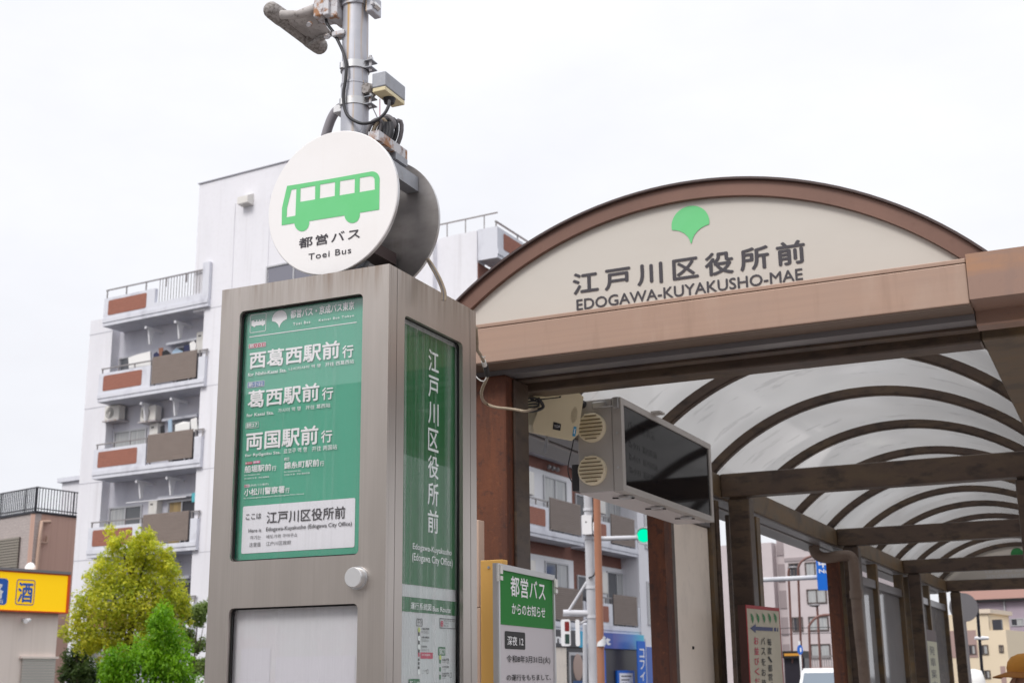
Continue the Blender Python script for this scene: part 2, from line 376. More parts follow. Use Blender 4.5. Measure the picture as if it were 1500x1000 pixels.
def fresnel(nt):
    """thin pane: same reflectance from either face"""
    fr = N(nt, 'ShaderNodeFresnel'); ge = N(nt, 'ShaderNodeNewGeometry'); mr = N(nt, 'ShaderNodeMapRange')
    nt.links.new(ge.outputs['Backfacing'], mr.inputs[0]); mr.inputs[3].default_value = 1.52; mr.inputs[4].default_value = 1 / 1.52
    nt.links.new(mr.outputs[0], fr.inputs[0]); return fr


def glass_pane(name, refl=1.0, tint=(1, 1, 1), rough=0.0, haze=0.0):
    m, nt = newmat(name)
    t = N(nt, 'ShaderNodeBsdfTransparent'); t.inputs[0].default_value = (*tint, 1)
    g = N(nt, 'ShaderNodeBsdfAnisotropic') if False else N(nt, 'ShaderNodeBsdfGlossy'); g.inputs['Roughness'].default_value = rough
    fr = fresnel(nt)
    mu = N(nt, 'ShaderNodeMath', operation='MULTIPLY'); nt.links.new(fr.outputs[0], mu.inputs[0]); mu.inputs[1].default_value = refl
    mx = N(nt, 'ShaderNodeMixShader'); nt.links.new(mu.outputs[0], mx.inputs[0]); nt.links.new(t.outputs[0], mx.inputs[1]); nt.links.new(g.outputs[0], mx.inputs[2])
    sh = mx.outputs[0]
    if haze:
        d = N(nt, 'ShaderNodeBsdfDiffuse'); d.inputs[0].default_value = (0.6, 0.6, 0.62, 1)
        f = noise_mask(nt, (55, 55, 0.35), 2.0, 4.0, 0.52, 0.74)
        mm = N(nt, 'ShaderNodeMath', operation='MULTIPLY'); nt.links.new(f, mm.inputs[0]); mm.inputs[1].default_value = haze
        m2 = N(nt, 'ShaderNodeMixShader'); nt.links.new(mm.outputs[0], m2.inputs[0]); nt.links.new(sh, m2.inputs[1]); nt.links.new(d.outputs[0], m2.inputs[2]); sh = m2.outputs[0]
    out(nt, sh); return m


glass_pane('case_glass', 1.6, haze=0.05)
glass_pane('side_glass', 0.45, tint=(0.95, 0.97, 0.96), haze=0.32)


def sheet_mat(name, tr, df, clear, stain):
    m, nt = newmat(name)
    bl = noise_mask(nt, (1.3, 3.2, 1.3), 2.6, 4.0, 0.605, 0.645); b2 = noise_mask(nt, (0.8, 0.5, 0.8), 1.6, 2.0, 0.40, 0.62)
    cl = mixc(nt, b2, tr, tuple(c * 0.84 for c in tr))
    mm = N(nt, 'ShaderNodeMath', operation='MULTIPLY'); nt.links.new(bl, mm.inputs[0]); mm.inputs[1].default_value = stain
    cl = mixc(nt, mm.outputs[0], cl, tuple(c * 0.55 for c in tr))
    t = N(nt, 'ShaderNodeBsdfTranslucent'); nt.links.new(cl, t.inputs[0])
    d = N(nt, 'ShaderNodeBsdfDiffuse'); d.inputs[0].default_value = (*df, 1)
    p = N(nt, 'ShaderNodeBsdfTransparent'); p.inputs[0].default_value = (0.9, 0.9, 0.92, 1)
    g = N(nt, 'ShaderNodeBsdfGlossy'); g.inputs['Roughness'].default_value = 0.06
    m1 = N(nt, 'ShaderNodeMixShader'); m1.inputs[0].default_value = 0.35; nt.links.new(t.outputs[0], m1.inputs[1]); nt.links.new(d.outputs[0], m1.inputs[2])
    m2 = N(nt, 'ShaderNodeMixShader'); m2.inputs[0].default_value = clear; nt.links.new(m1.outputs[0], m2.inputs[1]); nt.links.new(p.outputs[0], m2.inputs[2])
    fr = fresnel(nt)
    m3 = N(nt, 'ShaderNodeMixShader'); nt.links.new(fr.outputs[0], m3.inputs[0]); nt.links.new(m2.outputs[0], m3.inputs[1]); nt.links.new(g.outputs[0], m3.inputs[2])
    out(nt, m3.outputs[0]); return m


sheet_mat('roof_sheet', (0.51, 0.505, 0.50), (0.32, 0.32, 0.32), 0.09, 0.5)
sheet_mat('frosted_pane', (0.50, 0.50, 0.51), (0.32, 0.31, 0.31), 0.22, 0.3)


def emis(name, c, s):
    m, nt = newmat(name); e = N(nt, 'ShaderNodeEmission', Strength=s); e.inputs[0].default_value = (*c, 1); out(nt, e.outputs[0]); return m


emis('lamp_green', (0.0, 0.80, 0.42), 1.0)


# ------------------------------------------------------------------ mesh builder
class MB:
    def __init__(s, *mats, T=None):
        s.v = []; s.f = []; s.mi = []; s.sm = []; s.mats = list(mats); s.T = T

    def mid(s, m):
        if m is None: return 0
        if m not in s.mats: s.mats.append(m)
        return s.mats.index(m)

    def add(s, vs, fs, m=None, smooth=False, T=None):
        k = len(s.v); T = T if T is not None else s.T
        s.v += [tuple(T @ Vector(p)) if T is not None else tuple(p) for p in vs]
        i = s.mid(m)
        for f in fs:
            s.f.append(tuple(a + k for a in f)); s.mi.append(i); s.sm.append(smooth)

    def box(s, x0, x1, y0, y1, z0, z1, m=None, bev=0.0, T=None):
        if x0 > x1: x0, x1 = x1, x0
        if y0 > y1: y0, y1 = y1, y0
        if z0 > z1: z0, z1 = z1, z0
        if bev:
            bev = min(bev, 0.45 * min(x1 - x0, y1 - y0, z1 - z0))
            bm = bmesh.new(); bmesh.ops.create_cube(bm, size=1.0)
            for v in bm.verts:
                v.co = Vector((x0 + (v.co.x + .5) * (x1 - x0), y0 + (v.co.y + .5) * (y1 - y0), z0 + (v.co.z + .5) * (z1 - z0)))
            bmesh.ops.bevel(bm, geom=list(bm.edges), offset=bev, segments=2, affect='EDGES', profile=0.5)
            bm.verts.index_update()
            s.add([v.co.copy() for v in bm.verts], [[v.index for v in f.verts] for f in bm.faces], m, False, T); bm.free()
            return
        vs = [(x0, y0, z0), (x1, y0, z0), (x1, y1, z0), (x0, y1, z0), (x0, y0, z1), (x1, y0, z1), (x1, y1, z1), (x0, y1, z1)]
        s.add(vs, [(0, 3, 2, 1), (4, 5, 6, 7), (0, 1, 5, 4), (1, 2, 6, 5), (2, 3, 7, 6), (3, 0, 4, 7)], m, False, T)

    def prism(s, pts, ext, m=None, holes=(), T=None, caps=True, smooth=False):
        """Polygon of 3D points (with holes) extruded along the vector ext."""
        loops = [[Vector(p) for p in pts]] + [[Vector(p) for p in h] for h in holes]
        flat = [p for l in loops for p in l]; n = len(flat); ext = Vector(ext)
        tris = tessellate_polygon(loops)
        vs = flat + [p + ext for p in flat]; fs = []
        if caps:
            fs += [tuple(t) for t in tris] + ([tuple(a + n for a in reversed(t)) for t in tris] if ext.length > 0 else [])
        s.add(vs, fs, m, False, T)
        fs = []; k = 0
        for l in loops:
            c = len(l)
            fs += [(k + i, k + (i + 1) % c, k + (i + 1) % c + n, k + i + n) for i in range(c)]; k += c
        if ext.length > 0: s.add(vs, fs, m, smooth, T)

    def tube(s, pts, r, m=None, seg=10, cap=True, T=None, smooth=True):
        pts = [Vector(p) for p in pts]; n = len(pts)
        rs = r if isinstance(r, (list, tuple)) else [r] * n
        vs = []; up = None
        for i, p in enumerate(pts):
            d = (pts[min(i + 1, n - 1)] - pts[max(i - 1, 0)]).normalized()
            if up is None:
                up = d.orthogonal().normalized()
            up = (up - d * up.dot(d))
            up = up.normalized() if up.length > 1e-6 else d.orthogonal().normalized()
            b = d.cross(up)
            vs += [p + (up * math.cos(2 * math.pi * k / seg) + b * math.sin(2 * math.pi * k / seg)) * rs[i] for k in range(seg)]
        fs = [(i * seg + k, i * seg + (k + 1) % seg, (i + 1) * seg + (k + 1) % seg, (i + 1) * seg + k) for i in range(n - 1) for k in range(seg)]
        s.add(vs, fs, m, smooth, T)
        if cap:
            s.add(vs, [tuple(reversed(range(seg))), tuple(range((n - 1) * seg, n * seg))], m, False, T)

    def cyl(s, a, b, r, m=None, seg=20, T=None):
        s.tube([a, b], r, m, seg, True, T)

    def ball(s, c, r, m=None, seg=14, rings=8, T=None):
        rx, ry, rz = r if isinstance(r, (tuple, list)) else (r, r, r); c = Vector(c)
        vs = [c + Vector((0, 0, -rz))]
        for i in range(1, rings):
            a = math.pi * i / rings - math.pi / 2
            vs += [c + Vector((rx * math.cos(a) * math.cos(2 * math.pi * k / seg), ry * math.cos(a) * math.sin(2 * math.pi * k / seg), rz * math.sin(a))) for k in range(seg)]
        vs.append(c + Vector((0, 0, rz))); t = len(vs) - 1
        fs = [(0, 1 + (k + 1) % seg, 1 + k) for k in range(seg)]
        for i in range(rings - 2):
            for k in range(seg):
                a = 1 + i * seg
                fs.append((a + k, a + (k + 1) % seg, a + seg + (k + 1) % seg, a + seg + k))
        a = 1 + (rings - 2) * seg
        fs += [(a + k, a + (k + 1) % seg, t) for k in range(seg)]
        s.add(vs, fs, m, True, T)

    def build(s, name, parent=None, label=None):
        me = bpy.data.meshes.new(name)
        me.from_pydata(s.v, [], s.f)
        for m in s.mats:
            me.materials.append(MATS[m])
        me.polygons.foreach_set('material_index', s.mi); me.polygons.foreach_set('use_smooth', s.sm); me.update()
        o = bpy.data.objects.new(name, me); COL.objects.link(o)
        if parent is not None:
            o.parent = parent; o.matrix_parent_inverse = WINV[parent.name]
        if label: o['label'] = label
        WINV[o.name] = Matrix.Identity(4)
        return o


WINV = {}


def thing(name, label, cat, loc, group=None):
    o = bpy.data.objects.new(name, None); COL.objects.link(o); o.empty_display_size = 0.2
    o.location = loc; WINV[o.name] = Matrix.Translation(-Vector(loc)); o['label'] = label; o['category'] = cat
    if group: o['group'] = group
    return o


def tag(o, label, cat, group=None):
    o['label'] = label; o['category'] = cat
    if group: o['group'] = group
    return o


def structure(o):
    o['kind'] = 'structure'; return o


# ------------------------------------------------------------------ lettering
_TC = {}


def glyphs(text, bold=0.0, space=1.0, line=1.0, align='LEFT'):
    k = (text, space, line, align)
    if k not in _TC:
        c = bpy.data.curves.new('t', 'FONT'); c.body = text; c.size = 1; c.resolution_u = 3
        c.space_character = space; c.space_line = line; c.align_x = align
        o = bpy.data.objects.new('t', c); me = bpy.data.meshes.new_from_object(o)
        vs = [v.co.copy() for v in me.vertices]; fs = [tuple(p.vertices) for p in me.polygons]
        bpy.data.objects.remove(o); bpy.data.curves.remove(c); bpy.data.meshes.remove(me)
        _TC[k] = (vs, fs)
    return _TC[k]


class Plane:
    """A flat sign: origin, unit right vector, unit up vector; pix() measures a photo point on it."""
    def __init__(s, p0, right, up):
        s.p = Vector(p0); s.r = Vector(right).normalized(); s.u = Vector(up).normalized(); s.n = s.r.cross(s.u)

    def pix(s, px, py):
        d = ray(px, py); k = (s.p - CAM).dot(s.n) / d.dot(s.n); q = CAM + d * k - s.p
        return q.dot(s.r), q.dot(s.u)

    def w(s, a, b, off=0.0):
        return s.p + s.r * a + s.u * b + s.n * off

    def text(s, mb, txt, bl, tr, m, bold=0.015, space=1.0, off=0.0015, line=1.0, align='LEFT', px=True, mirror=False):
        vs, fs = glyphs(txt, bold, space, line, align)
        if not vs: return
        (a0, b0), (a1, b1) = (s.pix(*bl), s.pix(*tr)) if px else (bl, tr)
        x0 = min(v.x for v in vs); x1 = max(v.x for v in vs); y0 = min(v.y for v in vs); y1 = max(v.y for v in vs)
        # heavier weights: the outline repeated a hair aside, each copy 0.1 mm above the last
        shifts = [(0, 0)] if bold <= 0.002 else [(-bold, 0), (bold, 0), (0, -bold), (0, bold)]
        x0 -= bold; x1 += bold; y0 -= bold; y1 += bold
        for q, (dx, dy) in enumerate(shifts):
            P = []
            for v in vs:
                fx = (v.x + dx - x0) / (x1 - x0)
                if mirror: fx = 1 - fx
                P.append(s.w(a0 + fx * (a1 - a0), b0 + (v.y + dy - y0) / (y1 - y0) * (b1 - b0), off + q * 0.0001))
            mb.add(P, fs, m)

    def poly(s, mb, pts, m, off=0.001, px=True, holes=()):
        f = (lambda p: s.pix(*p)) if px else (lambda p: p)
        mb.prism([s.w(*f(p), off) for p in pts], (0, 0, 0), m, [[s.w(*f(p), off) for p in h] for h in holes])

    def rect(s, mb, bl, tr, m, off=0.001, px=True, rad=0.0):
        (a0, b0), (a1, b1) = (s.pix(*bl), s.pix(*tr)) if px else (bl, tr)
        s.poly(mb, rrect(a0, b0, a1, b1, rad), m, off, px=False)

    def outline(s, mb, bl, tr, m, th, off=0.0012, px=True, rad=0.0):
        (a0, b0), (a1, b1) = (s.pix(*bl), s.pix(*tr)) if px else (bl, tr)
        s.poly(mb, rrect(a0, b0, a1, b1, rad), m, off, False, [rrect(a0 + th, b0 + th, a1 - th, b1 - th, max(rad - th, 0))])

    def ginkgo(s, mb, tip, top, width, m, off=0.0015):
        """fan shaped ginkgo leaf: tip and top in plane coordinates"""
        h = top[1] - tip[1]; cx = tip[0]
        P = []
        for k in range(25):
            a = math.pi * (1.06 - 1.12 * k / 24)
            P.append((0.5 * math.cos(a), 0.52 + 0.48 * math.sin(a)))
        P += [(0.38, 0.405), (0.27, 0.36), (0.17, 0.29), (0.09, 0.20), (0.04, 0.10), (0.012, 0.0), (-0.012, 0.0), (-0.04, 0.10), (-0.09, 0.20), (-0.17, 0.29), (-0.27, 0.36), (-0.38, 0.405)]
        s.poly(mb, [(cx + p[0] * width, tip[1] + p[1] * h) for p in P], m, off, px=False)


def rrect(a0, b0, a1, b1, r, n=5):
    if r <= 0: return [(a0, b0), (a1, b0), (a1, b1), (a0, b1)]
    P = []
    for cx, cy, st in ((a1 - r, b0 + r, -90), (a1 - r, b1 - r, 0), (a0 + r, b1 - r, 90), (a0 + r, b0 + r, 180)):
        P += [(cx + r * math.cos(R(st + 90 * k / n)), cy + r * math.sin(R(st + 90 * k / n))) for k in range(n + 1)]
    return P


def smooth_path(pts, n=6):
    """Catmull-Rom through the points."""
    P = [Vector(p) for p in pts]; P = [P[0] * 2 - P[1]] + P + [P[-1] * 2 - P[-2]]; o = []
    for i in range(1, len(P) - 2):
        for k in range(n):
            t = k / n; a, b, c, d = P[i - 1:i + 3]
            o.append(0.5 * (2 * b + (c - a) * t + (2 * a - 5 * b + 4 * c - d) * t * t + (3 * b - a - 3 * c + d) * t ** 3))
    o.append(P[-2]); return o


UP = Vector((0, 0, 1))

# ================================================================== SETTING: ground
g = MB('asphalt'); g.box(-900, 900, -300, 1500, -0.5, -0.13); structure(g.build('ground'))
g = MB('asphalt'); g.box(-9.5, -3.4, -40, 36, -0.126, -0.122); structure(g.build('road'))
g = MB('paving'); g.box(-3.2, 6, -6, 22, -0.3, 0.0); structure(g.build('pavement'))
g = MB('kerb'); g.box(-3.4, -3.2, -6, 22, -0.3, 0.004, bev=0.01); structure(g.build('kerb_stone'))
g = MB('road_paint')
for k in range(9): g.box(-6.55, -6.40, -12 + k * 5, -9 + k * 5, -0.118, -0.114)
structure(g.build('road_marking'))

# ================================================================== BUS SHELTER
# side walls on X -2.07 (left) and X -0.33 (right); arches every 1.0967 m; E = heights above eye level
E_ = EYE
AX, AZ = -1.2215, 0.262 + E_
XL, XR = -2.07, -0.33
BAYS = [4.18, 7.28, 10.55, 13.82, 17.17]
sh = thing('bus_shelter', 'long brown barrel roofed bus shelter with arched cream sign on its front', 'bus shelter', (-1.2, 4.0, 0))


def arc_pts(r, z0, n=48, cx=AX, cz=AZ):
    a0 = math.asin(max(-1, min(1, (z0 - cz) / r)))
    return [(cx - r * math.cos(a0 + (math.pi - 2 * a0) * k / n), cz + r * math.sin(a0 + (math.pi - 2 * a0) * k / n)) for k in range(n + 1)]


def arch_sheet(mb, r, y0, y1, z0):
    a = arc_pts(r, z0); n = len(a)
    mb.add([(p[0], y0, p[1]) for p in a] + [(p[0], y1, p[1]) for p in a], [(k, k + 1, n + k + 1, n + k) for k in range(n - 1)], None, True)


def arch(mb, ri, ro, y0, y1, z0, m=None):
    a = arc_pts(ro, z0); b = arc_pts(ri, z0); n = len(a)
    vs = [(p[0], y0, p[1]) for p in a] + [(p[0], y0, p[1]) for p in b] + [(p[0], y1, p[1]) for p in a] + [(p[0], y1, p[1]) for p in b]
    fs = []
    for k in range(n - 1):
        fs += [(k, n + k, n + k + 1, k + 1), (2 * n + k + 1, 3 * n + k + 1, 3 * n + k, 2 * n + k)]
    mb.add(vs, fs, m)
    fs = []
    for k in range(n - 1):
        fs += [(k, k + 1, 2 * n + k + 1, 2 * n + k), (n + k + 1, n + k, 3 * n + k, 3 * n + k + 1)]
    mb.add(vs, fs, m, True)
    mb.add(vs, [(0, 2 * n, 3 * n, n), (n - 1, 2 * n - 1, 4 * n - 1, 3 * n - 1)], m)


ZB, ZT = 1.0 + E_, 1.133 + E_
# front beam with its lip, soffit strips
m = MB('fascia_pale', 'soffit_brown', 'gutter_gray', 'brown_paint')
m.box(-2.19, XR, 3.90, 4.00, 1.052 + E_, 1.176 + E_, 'fascia_pale', 0.003)
m.box(-2.19, XR, 3.8985, 4.0, 1.1775 + E_, 1.191 + E_, 'fascia_pale', 0.002)
m.box(-2.19, XR, 3.905, 4.01, 1.048 + E_, 1.0515 + E_, 'soffit_brown')
m.box(-2.16, XR, 4.012, 4.085, 1.030 + E_, 1.06 + E_, 'gutter_gray')
m.box(-2.16, XR, 4.09, 4.14, 1.022 + E_, 1.06 + E_, 'brown_paint')
m.build('front_beam', sh)
for s_, x0, x1 in ((1, XR + 0.002, 0.30), (-1, -2.62, -2.192)):
    m = MB('fascia_copper', 'arch_dark', 'brown_paint')
    prof = [(3.886, 1.060), (3.886, 1.199), (3.90, 1.203), (4.10, 1.203), (4.10, 1.015), (4.035, 1.015), (4.03, 1.02), (4.03, 1.059)]
    m.prism([(x0, y, z + E_) for y, z in prof[:]], (x1 - x0, 0, 0), 'fascia_copper')
    m.build('beam_cover', sh)
m = MB('arch_brown', 'arch_dark'); arch(m, 1.297, 1.349, 4.0, 4.10, 1.13 + E_, 'arch_brown'); m.build('arch_frame', sh)
m = MB('arch_dark'); arch(m, 1.3495, 1.357, 3.985, 4.12, 1.13 + E_); m.build('arch_cap', sh)
# sign panel
pan = MB('sign_cream'); pts = arc_pts(1.2965, 1.13 + E_, 60)
pan.prism([(p[0], 4.02, p[1]) for p in pts], (0, 0.012, 0)); pan = pan.build('sign_panel', sh)
SP = Plane((0, 4.02, 0), (1, 0, 0), (0, 0, 1))
m = MB('ink_green'); a, b = SP.pix(1000.8, 358.3), SP.pix(998.9, 303.9); lw = SP.pix(971.8, 334)[0]; rw = SP.pix(1026.8, 324)[0]
SP.ginkgo(m, (AX + 0.022, a[1]), (AX, b[1]), rw - lw, 'ink_green', 0.002); m.build('emblem', pan)
m = MB('ink_dark')
SP.text(m, '江戸川区役所前', (839.2, 433.4), (1178.6, 350.0), 'ink_dark', 0.024, 1.36, 0.002)
SP.text(m, 'EDOGAWA-KUYAKUSHO-MAE', (844.8, 455.0), (1175.4, 392.6), 'ink_dark', 0.014, 1.0, 0.002)
m.build('lettering', pan)
# crossbeams
for k, y in enumerate(BAYS):
    m = MB('brown_paint'); m.box(XL, XR, y, y + 0.11, ZB, ZT + 0.001, None, 0.006); m.build('crossbeam', sh)
# eave beams (inner faces on XL, XR)
for x0, x1 in ((XL - 0.125, XL - 0.001), (XR + 0.001, XR + 0.155)):
    m = MB('brown_rail', 'gutter_gray', 'black_rubber'); m.box(x0, x1, 4.17, 17.40, ZB + 0.002, ZT - 0.001, 'brown_rail', 0.006)
    if x0 < -1: m.box(x0 + 0.02, x1 - 0.02, 4.3, 17.3, ZB - 0.012, ZB + 0.001, 'gutter_gray')
    m.build('eave_beam', sh)
for x0, x1 in ((-2.36, -2.20), (-0.145, -0.01)):
    m = MB('gutter_gray'); m.box(x0, x1, 4.07, 17.4, (0.985 if x0 < -1 else 1.03) + E_, 1.12 + E_, None, 0.008); m.build('gutter', sh)
# ribs and roof sheets
for k in range(0, 13):
    y = 4.02 + 1.0967 * k
    if k == 0: y = 4.13
    m = MB('brown_paint'); arch(m, 1.256, 1.300, y - 0.025, y + 0.025, ZT - 0.01); arch(m, 1.2485, 1.2555, y - 0.019, y + 0.019, ZT - 0.01)
    m.build('rib', sh)
for k in range(12):
    y = 4.13 + 1.0967 * k
    m = MB('roof_sheet'); arch_sheet(m, 1.303, y, y + 1.0967 if k < 11 else 17.30, ZT); m.build('roof_sheet', sh)
# far end sign
m = MB('arch_brown'); arch(m, 1.297, 1.349, 17.32, 17.42, ZT); m.build('arch_frame', sh)
pan2 = MB('sign_cream'); pan2.prism([(p[0], 17.39, p[1]) for p in pts], (0, 0.012, 0)); pan2 = pan2.build('sign_panel', sh)
SP2 = Plane((0, 17.39, 0), (1, 0, 0), (0, 0, 1))
m = MB('leaf_print'); SP2.ginkgo(m, (AX, 1.36 + E_), (AX, 1.51 + E_), 0.15, 'leaf_print'); m.build('emblem', pan2)
m = MB('ink_dark', 'poster_gray')
SP2.text(m, '江戸川区役所前', (AX - 0.40, 1.22 + E_), (AX + 0.40, 1.33 + E_), 'poster_gray', 0.0, 1.3, 0.002, px=False, mirror=True)
SP2.text(m, 'EDOGAWA-KUYAKUSHO-MAE', (AX - 0.39, 1.145 + E_), (AX + 0.39, 1.195 + E_), 'poster_gray', 0.0, 1.0, 0.002, px=False, mirror=True)
m.build('lettering', pan2)
# posts
m = MB('rust_post', 'brown_paint'); m.box(-2.01, -1.883, 4.0, 4.17, 0, 1.03 + E_, 'rust_post', 0.008)
m.box(-1.8825, -1.872, 4.05, 4.165, 0, 1.02 + E_, 'brown_paint', 0.003); m.build('post', sh, 'rusty post streaked orange and dark brown')
for x0 in (XL + 0.033, XR - 0.155):
    for y in BAYS[1:]:
        m = MB('brown_paint'); m.box(x0, x0 + 0.122, y + 0.02, y + 0.13, 0, ZB - 0.012, None, 0.007)
        m.box(x0 + 0.01, x0 + 0.11, y + 0.03, y + 0.10, ZB - 0.0125, ZB, None); m.build('post', sh)
m = MB('brown_paint'); m.box(0.14, 0.26, 3.92, 4.04, 0, ZB - 0.002, None, 0.007); m.build('post', sh)
# side wall, bay 1: rusty mullion, beige board, brown mullion
XW0, XW1 = -2.15, -2.062


def mullion(y0, y1, ztop, mt, x0=XW0, x1=XW1):
    m = MB(mt); m.box(x0, x1, y0, y1, 0, ztop, None, 0.004); return m.build('mullion', sh)


mullion(6.20, 6.32, ZB - 0.13, 'rust_post')['label'] = 'rusty orange mullion'
mullion(6.324, 6.39, ZB - 0.13, 'brown_paint', -2.13, -2.07)
m = MB('panel_beige', 'ink_black'); m.box(-2.115, -2.085, 6.392, 7.03, 0.15, 0.80 + E_, 'panel_beige', 0.004)
m.cyl((-2.085, 6.66, 1.70), (-2.078, 6.66, 1.70), 0.008, 'ink_black', 8); m.build('side_board', sh)
m = MB('gutter_gray'); m.box(-2.14, -2.07, 6.40, 7.04, 0.803 + E_, 0.86 + E_, None, 0.004); m.build('top_rail', sh)
mullion(7.034, 7.10, ZB - 0.10, 'brown_rail')
mullion(7.14, 7.20, ZB - 0.03, 'brown_paint')
# bay 2
mullion(7.62, 7.70, ZB - 0.06, 'brown_paint'); mullion(8.02, 8.11, ZB - 0.03, 'brown_rail')
m = MB('gutter_gray'); m.box(-2.13, -2.08, 7.70, 8.02, 0.80 + E_, 0.87 + E_, None, 0.004); m.build('top_rail', sh)
m = MB('frosted_pane'); m.box(-2.112, -2.106, 7.702, 8.018, 0.2, 0.798 + E_); m.build('pane', sh)
mullion(10.44, 10.55, ZB - 0.06, 'rust_post')['label'] = 'rusty orange mullion'
# bays 3 and 4: framed frosted panes
for (ya, yb, zt) in ((10.74, 13.72, 0.83), (14.02, 17.05, 0.83)):
    ym = (ya + yb) / 2
    for q in (ya, ym - 0.04, yb - 0.08): mullion(q, q + 0.08, ZB - 0.02, 'brown_rail')
    for q0, q1 in ((ya + 0.082, ym - 0.042), (ym + 0.042, yb - 0.082)):
        m = MB('gutter_gray'); m.box(-2.13, -2.075, q0, q1, zt - 0.075 + E_, zt + E_, None, 0.004); m.build('top_rail', sh)
        m = MB('frosted_pane'); m.box(-2.112, -2.106, q0, q1, 0.25, zt - 0.077 + E_); m.build('pane', sh)
        m = MB('brown_rail'); m.box(-2.13, -2.08, q0, q1, 0.17, 0.248, None, 0.004); m.build('bottom_rail', sh)
# rain pipe at the second beam
P_ = [on_y(px, py, 10.30) for px, py in ((1193, 795), (1193, 806), (1199, 813.5), (1212, 816.5), (1238, 813), (1247, 816), (1250.5, 826), (1254, 870), (1259, 925), (1268, 1010))]
P_.append(Vector((P_[-1].x, 10.30, 0.0)))
m = MB('brown_pipe'); m.tube(smooth_path(P_, 4), 0.042, seg=14); m.tube([P_[7] + Vector((0, 0, .03)), P_[7] - Vector((0, 0, .03))], 0.05, seg=14); m.build('rain_pipe', sh)

# ================================================================== PASSENGER DISPLAY (hangs under the eave, behind the front beam)
XD = -1.65
ya = on_x(908.8, 581, XD).y; yb = on_x(1040.5, 652, XD).y
zt = on_x(908.8, 581, XD).z; zb = on_x(908, 716, XD).z
wd = 0.295
dsp = thing('passenger_display', 'grey hanging display box with black screen and two round cream vents', 'display', (XD - wd / 2, ya, zb))
xl = on_y(846, 650, ya).x
m = MB('box_gray', 'box_under', 'black_rubber'); fr = 0.035
m.box(xl, XD - fr - 0.003, ya + 0.004, yb, zb + 0.004, zt, 'box_gray', 0.004)
m.box(xl + 0.004, XD - fr - 0.006, ya + 0.008, yb - 0.004, zb, zb + 0.0038, 'box_under')
m.box(XD - fr - 0.003, XD - fr, ya + 0.008, yb - 0.004, zb + 0.004, zt - 0.004, 'black_rubber')
for sx in (0.03, wd - 0.12):
    m.box(xl + sx, xl + sx + 0.04, ya + 0.35, ya + 0.41, zt, ZB + 0.03, 'box_gray')
m.build('housing', dsp)
m = MB('box_gray', 'steel_clean')
bw = 0.032; bz = 0.024
m.prism([(XD - fr, ya, zb), (XD - fr, yb + 0.004, zb), (XD - fr, yb + 0.004, zt), (XD - fr, ya, zt)], (fr, 0, 0), 'box_gray',
        [[(XD - fr, ya + bw, zb + bz), (XD - fr, yb - bw + 0.004, zb + bz), (XD - fr, yb - bw + 0.004, zt - bz), (XD - fr, ya + bw, zt - bz)]])
for z in (0.33, 0.70): m.cyl((XD - fr / 2, ya - 0.003, zb + (zt - zb) * z - 0.03), (XD - fr / 2, ya + 0.001, zb + (zt - zb) * z - 0.03), 0.005, 'steel_clean', 8)
m.build('bezel', dsp)
m = MB('screen_black'); m.box(XD - 0.02, XD - 0.006, ya + bw, yb - bw + 0.004, zb + bz, zt - bz); scr = m.build('screen', dsp)
m = MB('screen_text'); DPl = Plane((XD - 0.006, ya, zb), (0, 1, 0), (0, 0, 1)); H = zt - zb; Wd = yb - ya
DPl.text(m, 'バス接近表示', (0.09, H * 0.70), (0.40, H * 0.80), 'screen_text', 0, px=False, off=0.0008)
for q in (0.50, 0.36, 0.22): DPl.text(m, '新小21  葛西駅前', (0.09, H * q), (0.42, H * (q + 0.08)), 'screen_text', 0, px=False, off=0.0008)
m.build('lettering', scr)
for cx, cy in ((867.5, 626.5), (868.5, 689)):
    c = on_y(cx, cy, ya); r = 0.0555
    m = MB('vent_cream', 'vent_dark')
    m.tube([(c.x, ya + 0.004, c.z), (c.x, ya - 0.012, c.z), (c.x, ya - 0.018, c.z)], [r, r, r * 0.94], 'vent_cream', 36)
    for k in range(7):
        zz = (k - 3) * 0.0142; hw = math.sqrt(max(0.0001, (r * 0.88) ** 2 - zz * zz)) * 0.98
        m.box(c.x - hw, c.x + hw, ya - 0.0186, ya - 0.0182, c.z + zz - 0.0022, c.z + zz + 0.0022, 'vent_dark')
        m.prism([(c.x - hw, ya - 0.0182, c.z + zz + 0.0095), (c.x - hw, ya - 0.026, c.z + zz + 0.0032), (c.x - hw, ya - 0.0182, c.z + zz + 0.0026)], (2 * hw, 0, 0), 'vent_cream')
    m.build('vent', dsp)
c = on_y(884, 592.5, ya)
m = MB('steel_clean'); m.box(c.x - 0.044, c.x + 0.012, ya - 0.012, ya + 0.003, c.z - 0.013, c.z + 0.013, None, 0.005)
m.tube([(c.x + 0.0, ya - 0.013, c.z + 0.016), (c.x + 0.045, ya - 0.010, c.z + 0.017)], 0.0022, seg=6); m.tube([(c.x + 0.0, ya - 0.013, c.z - 0.012), (c.x + 0.045, ya - 0.010, c.z - 0.011)], 0.0022, seg=6)
m.box(c.x + 0.04, c.x + 0.062, ya - 0.012, ya + 0.003, c.z - 0.02, c.z + 0.024, None, 0.003); m.build('latch', dsp)
c = on_y(853, 592, ya); m = MB('cable_black'); m.tube([(c.x, ya + 0.004, c.z), (c.x, ya - 0.025, c.z)], [0.016, 0.014], None, 14); m.build('cable_gland', dsp)
for f_ in (0.10, 0.42, 0.75):
    m = MB('black_rubber', 'steel_clean'); y = ya + Wd * f_
    m.box(XD - fr - 0.03, XD - fr + 0.015, y, y + 0.05, zb - 0.012, zb - 0.0005, 'steel_clean', 0.003); m.tube([(XD - fr - 0.06, y + .02, zb - 0.006), (XD - 0.01, y + .03, zb - 0.010)], 0.003, 'black_rubber', 6); m.build('catch', dsp)
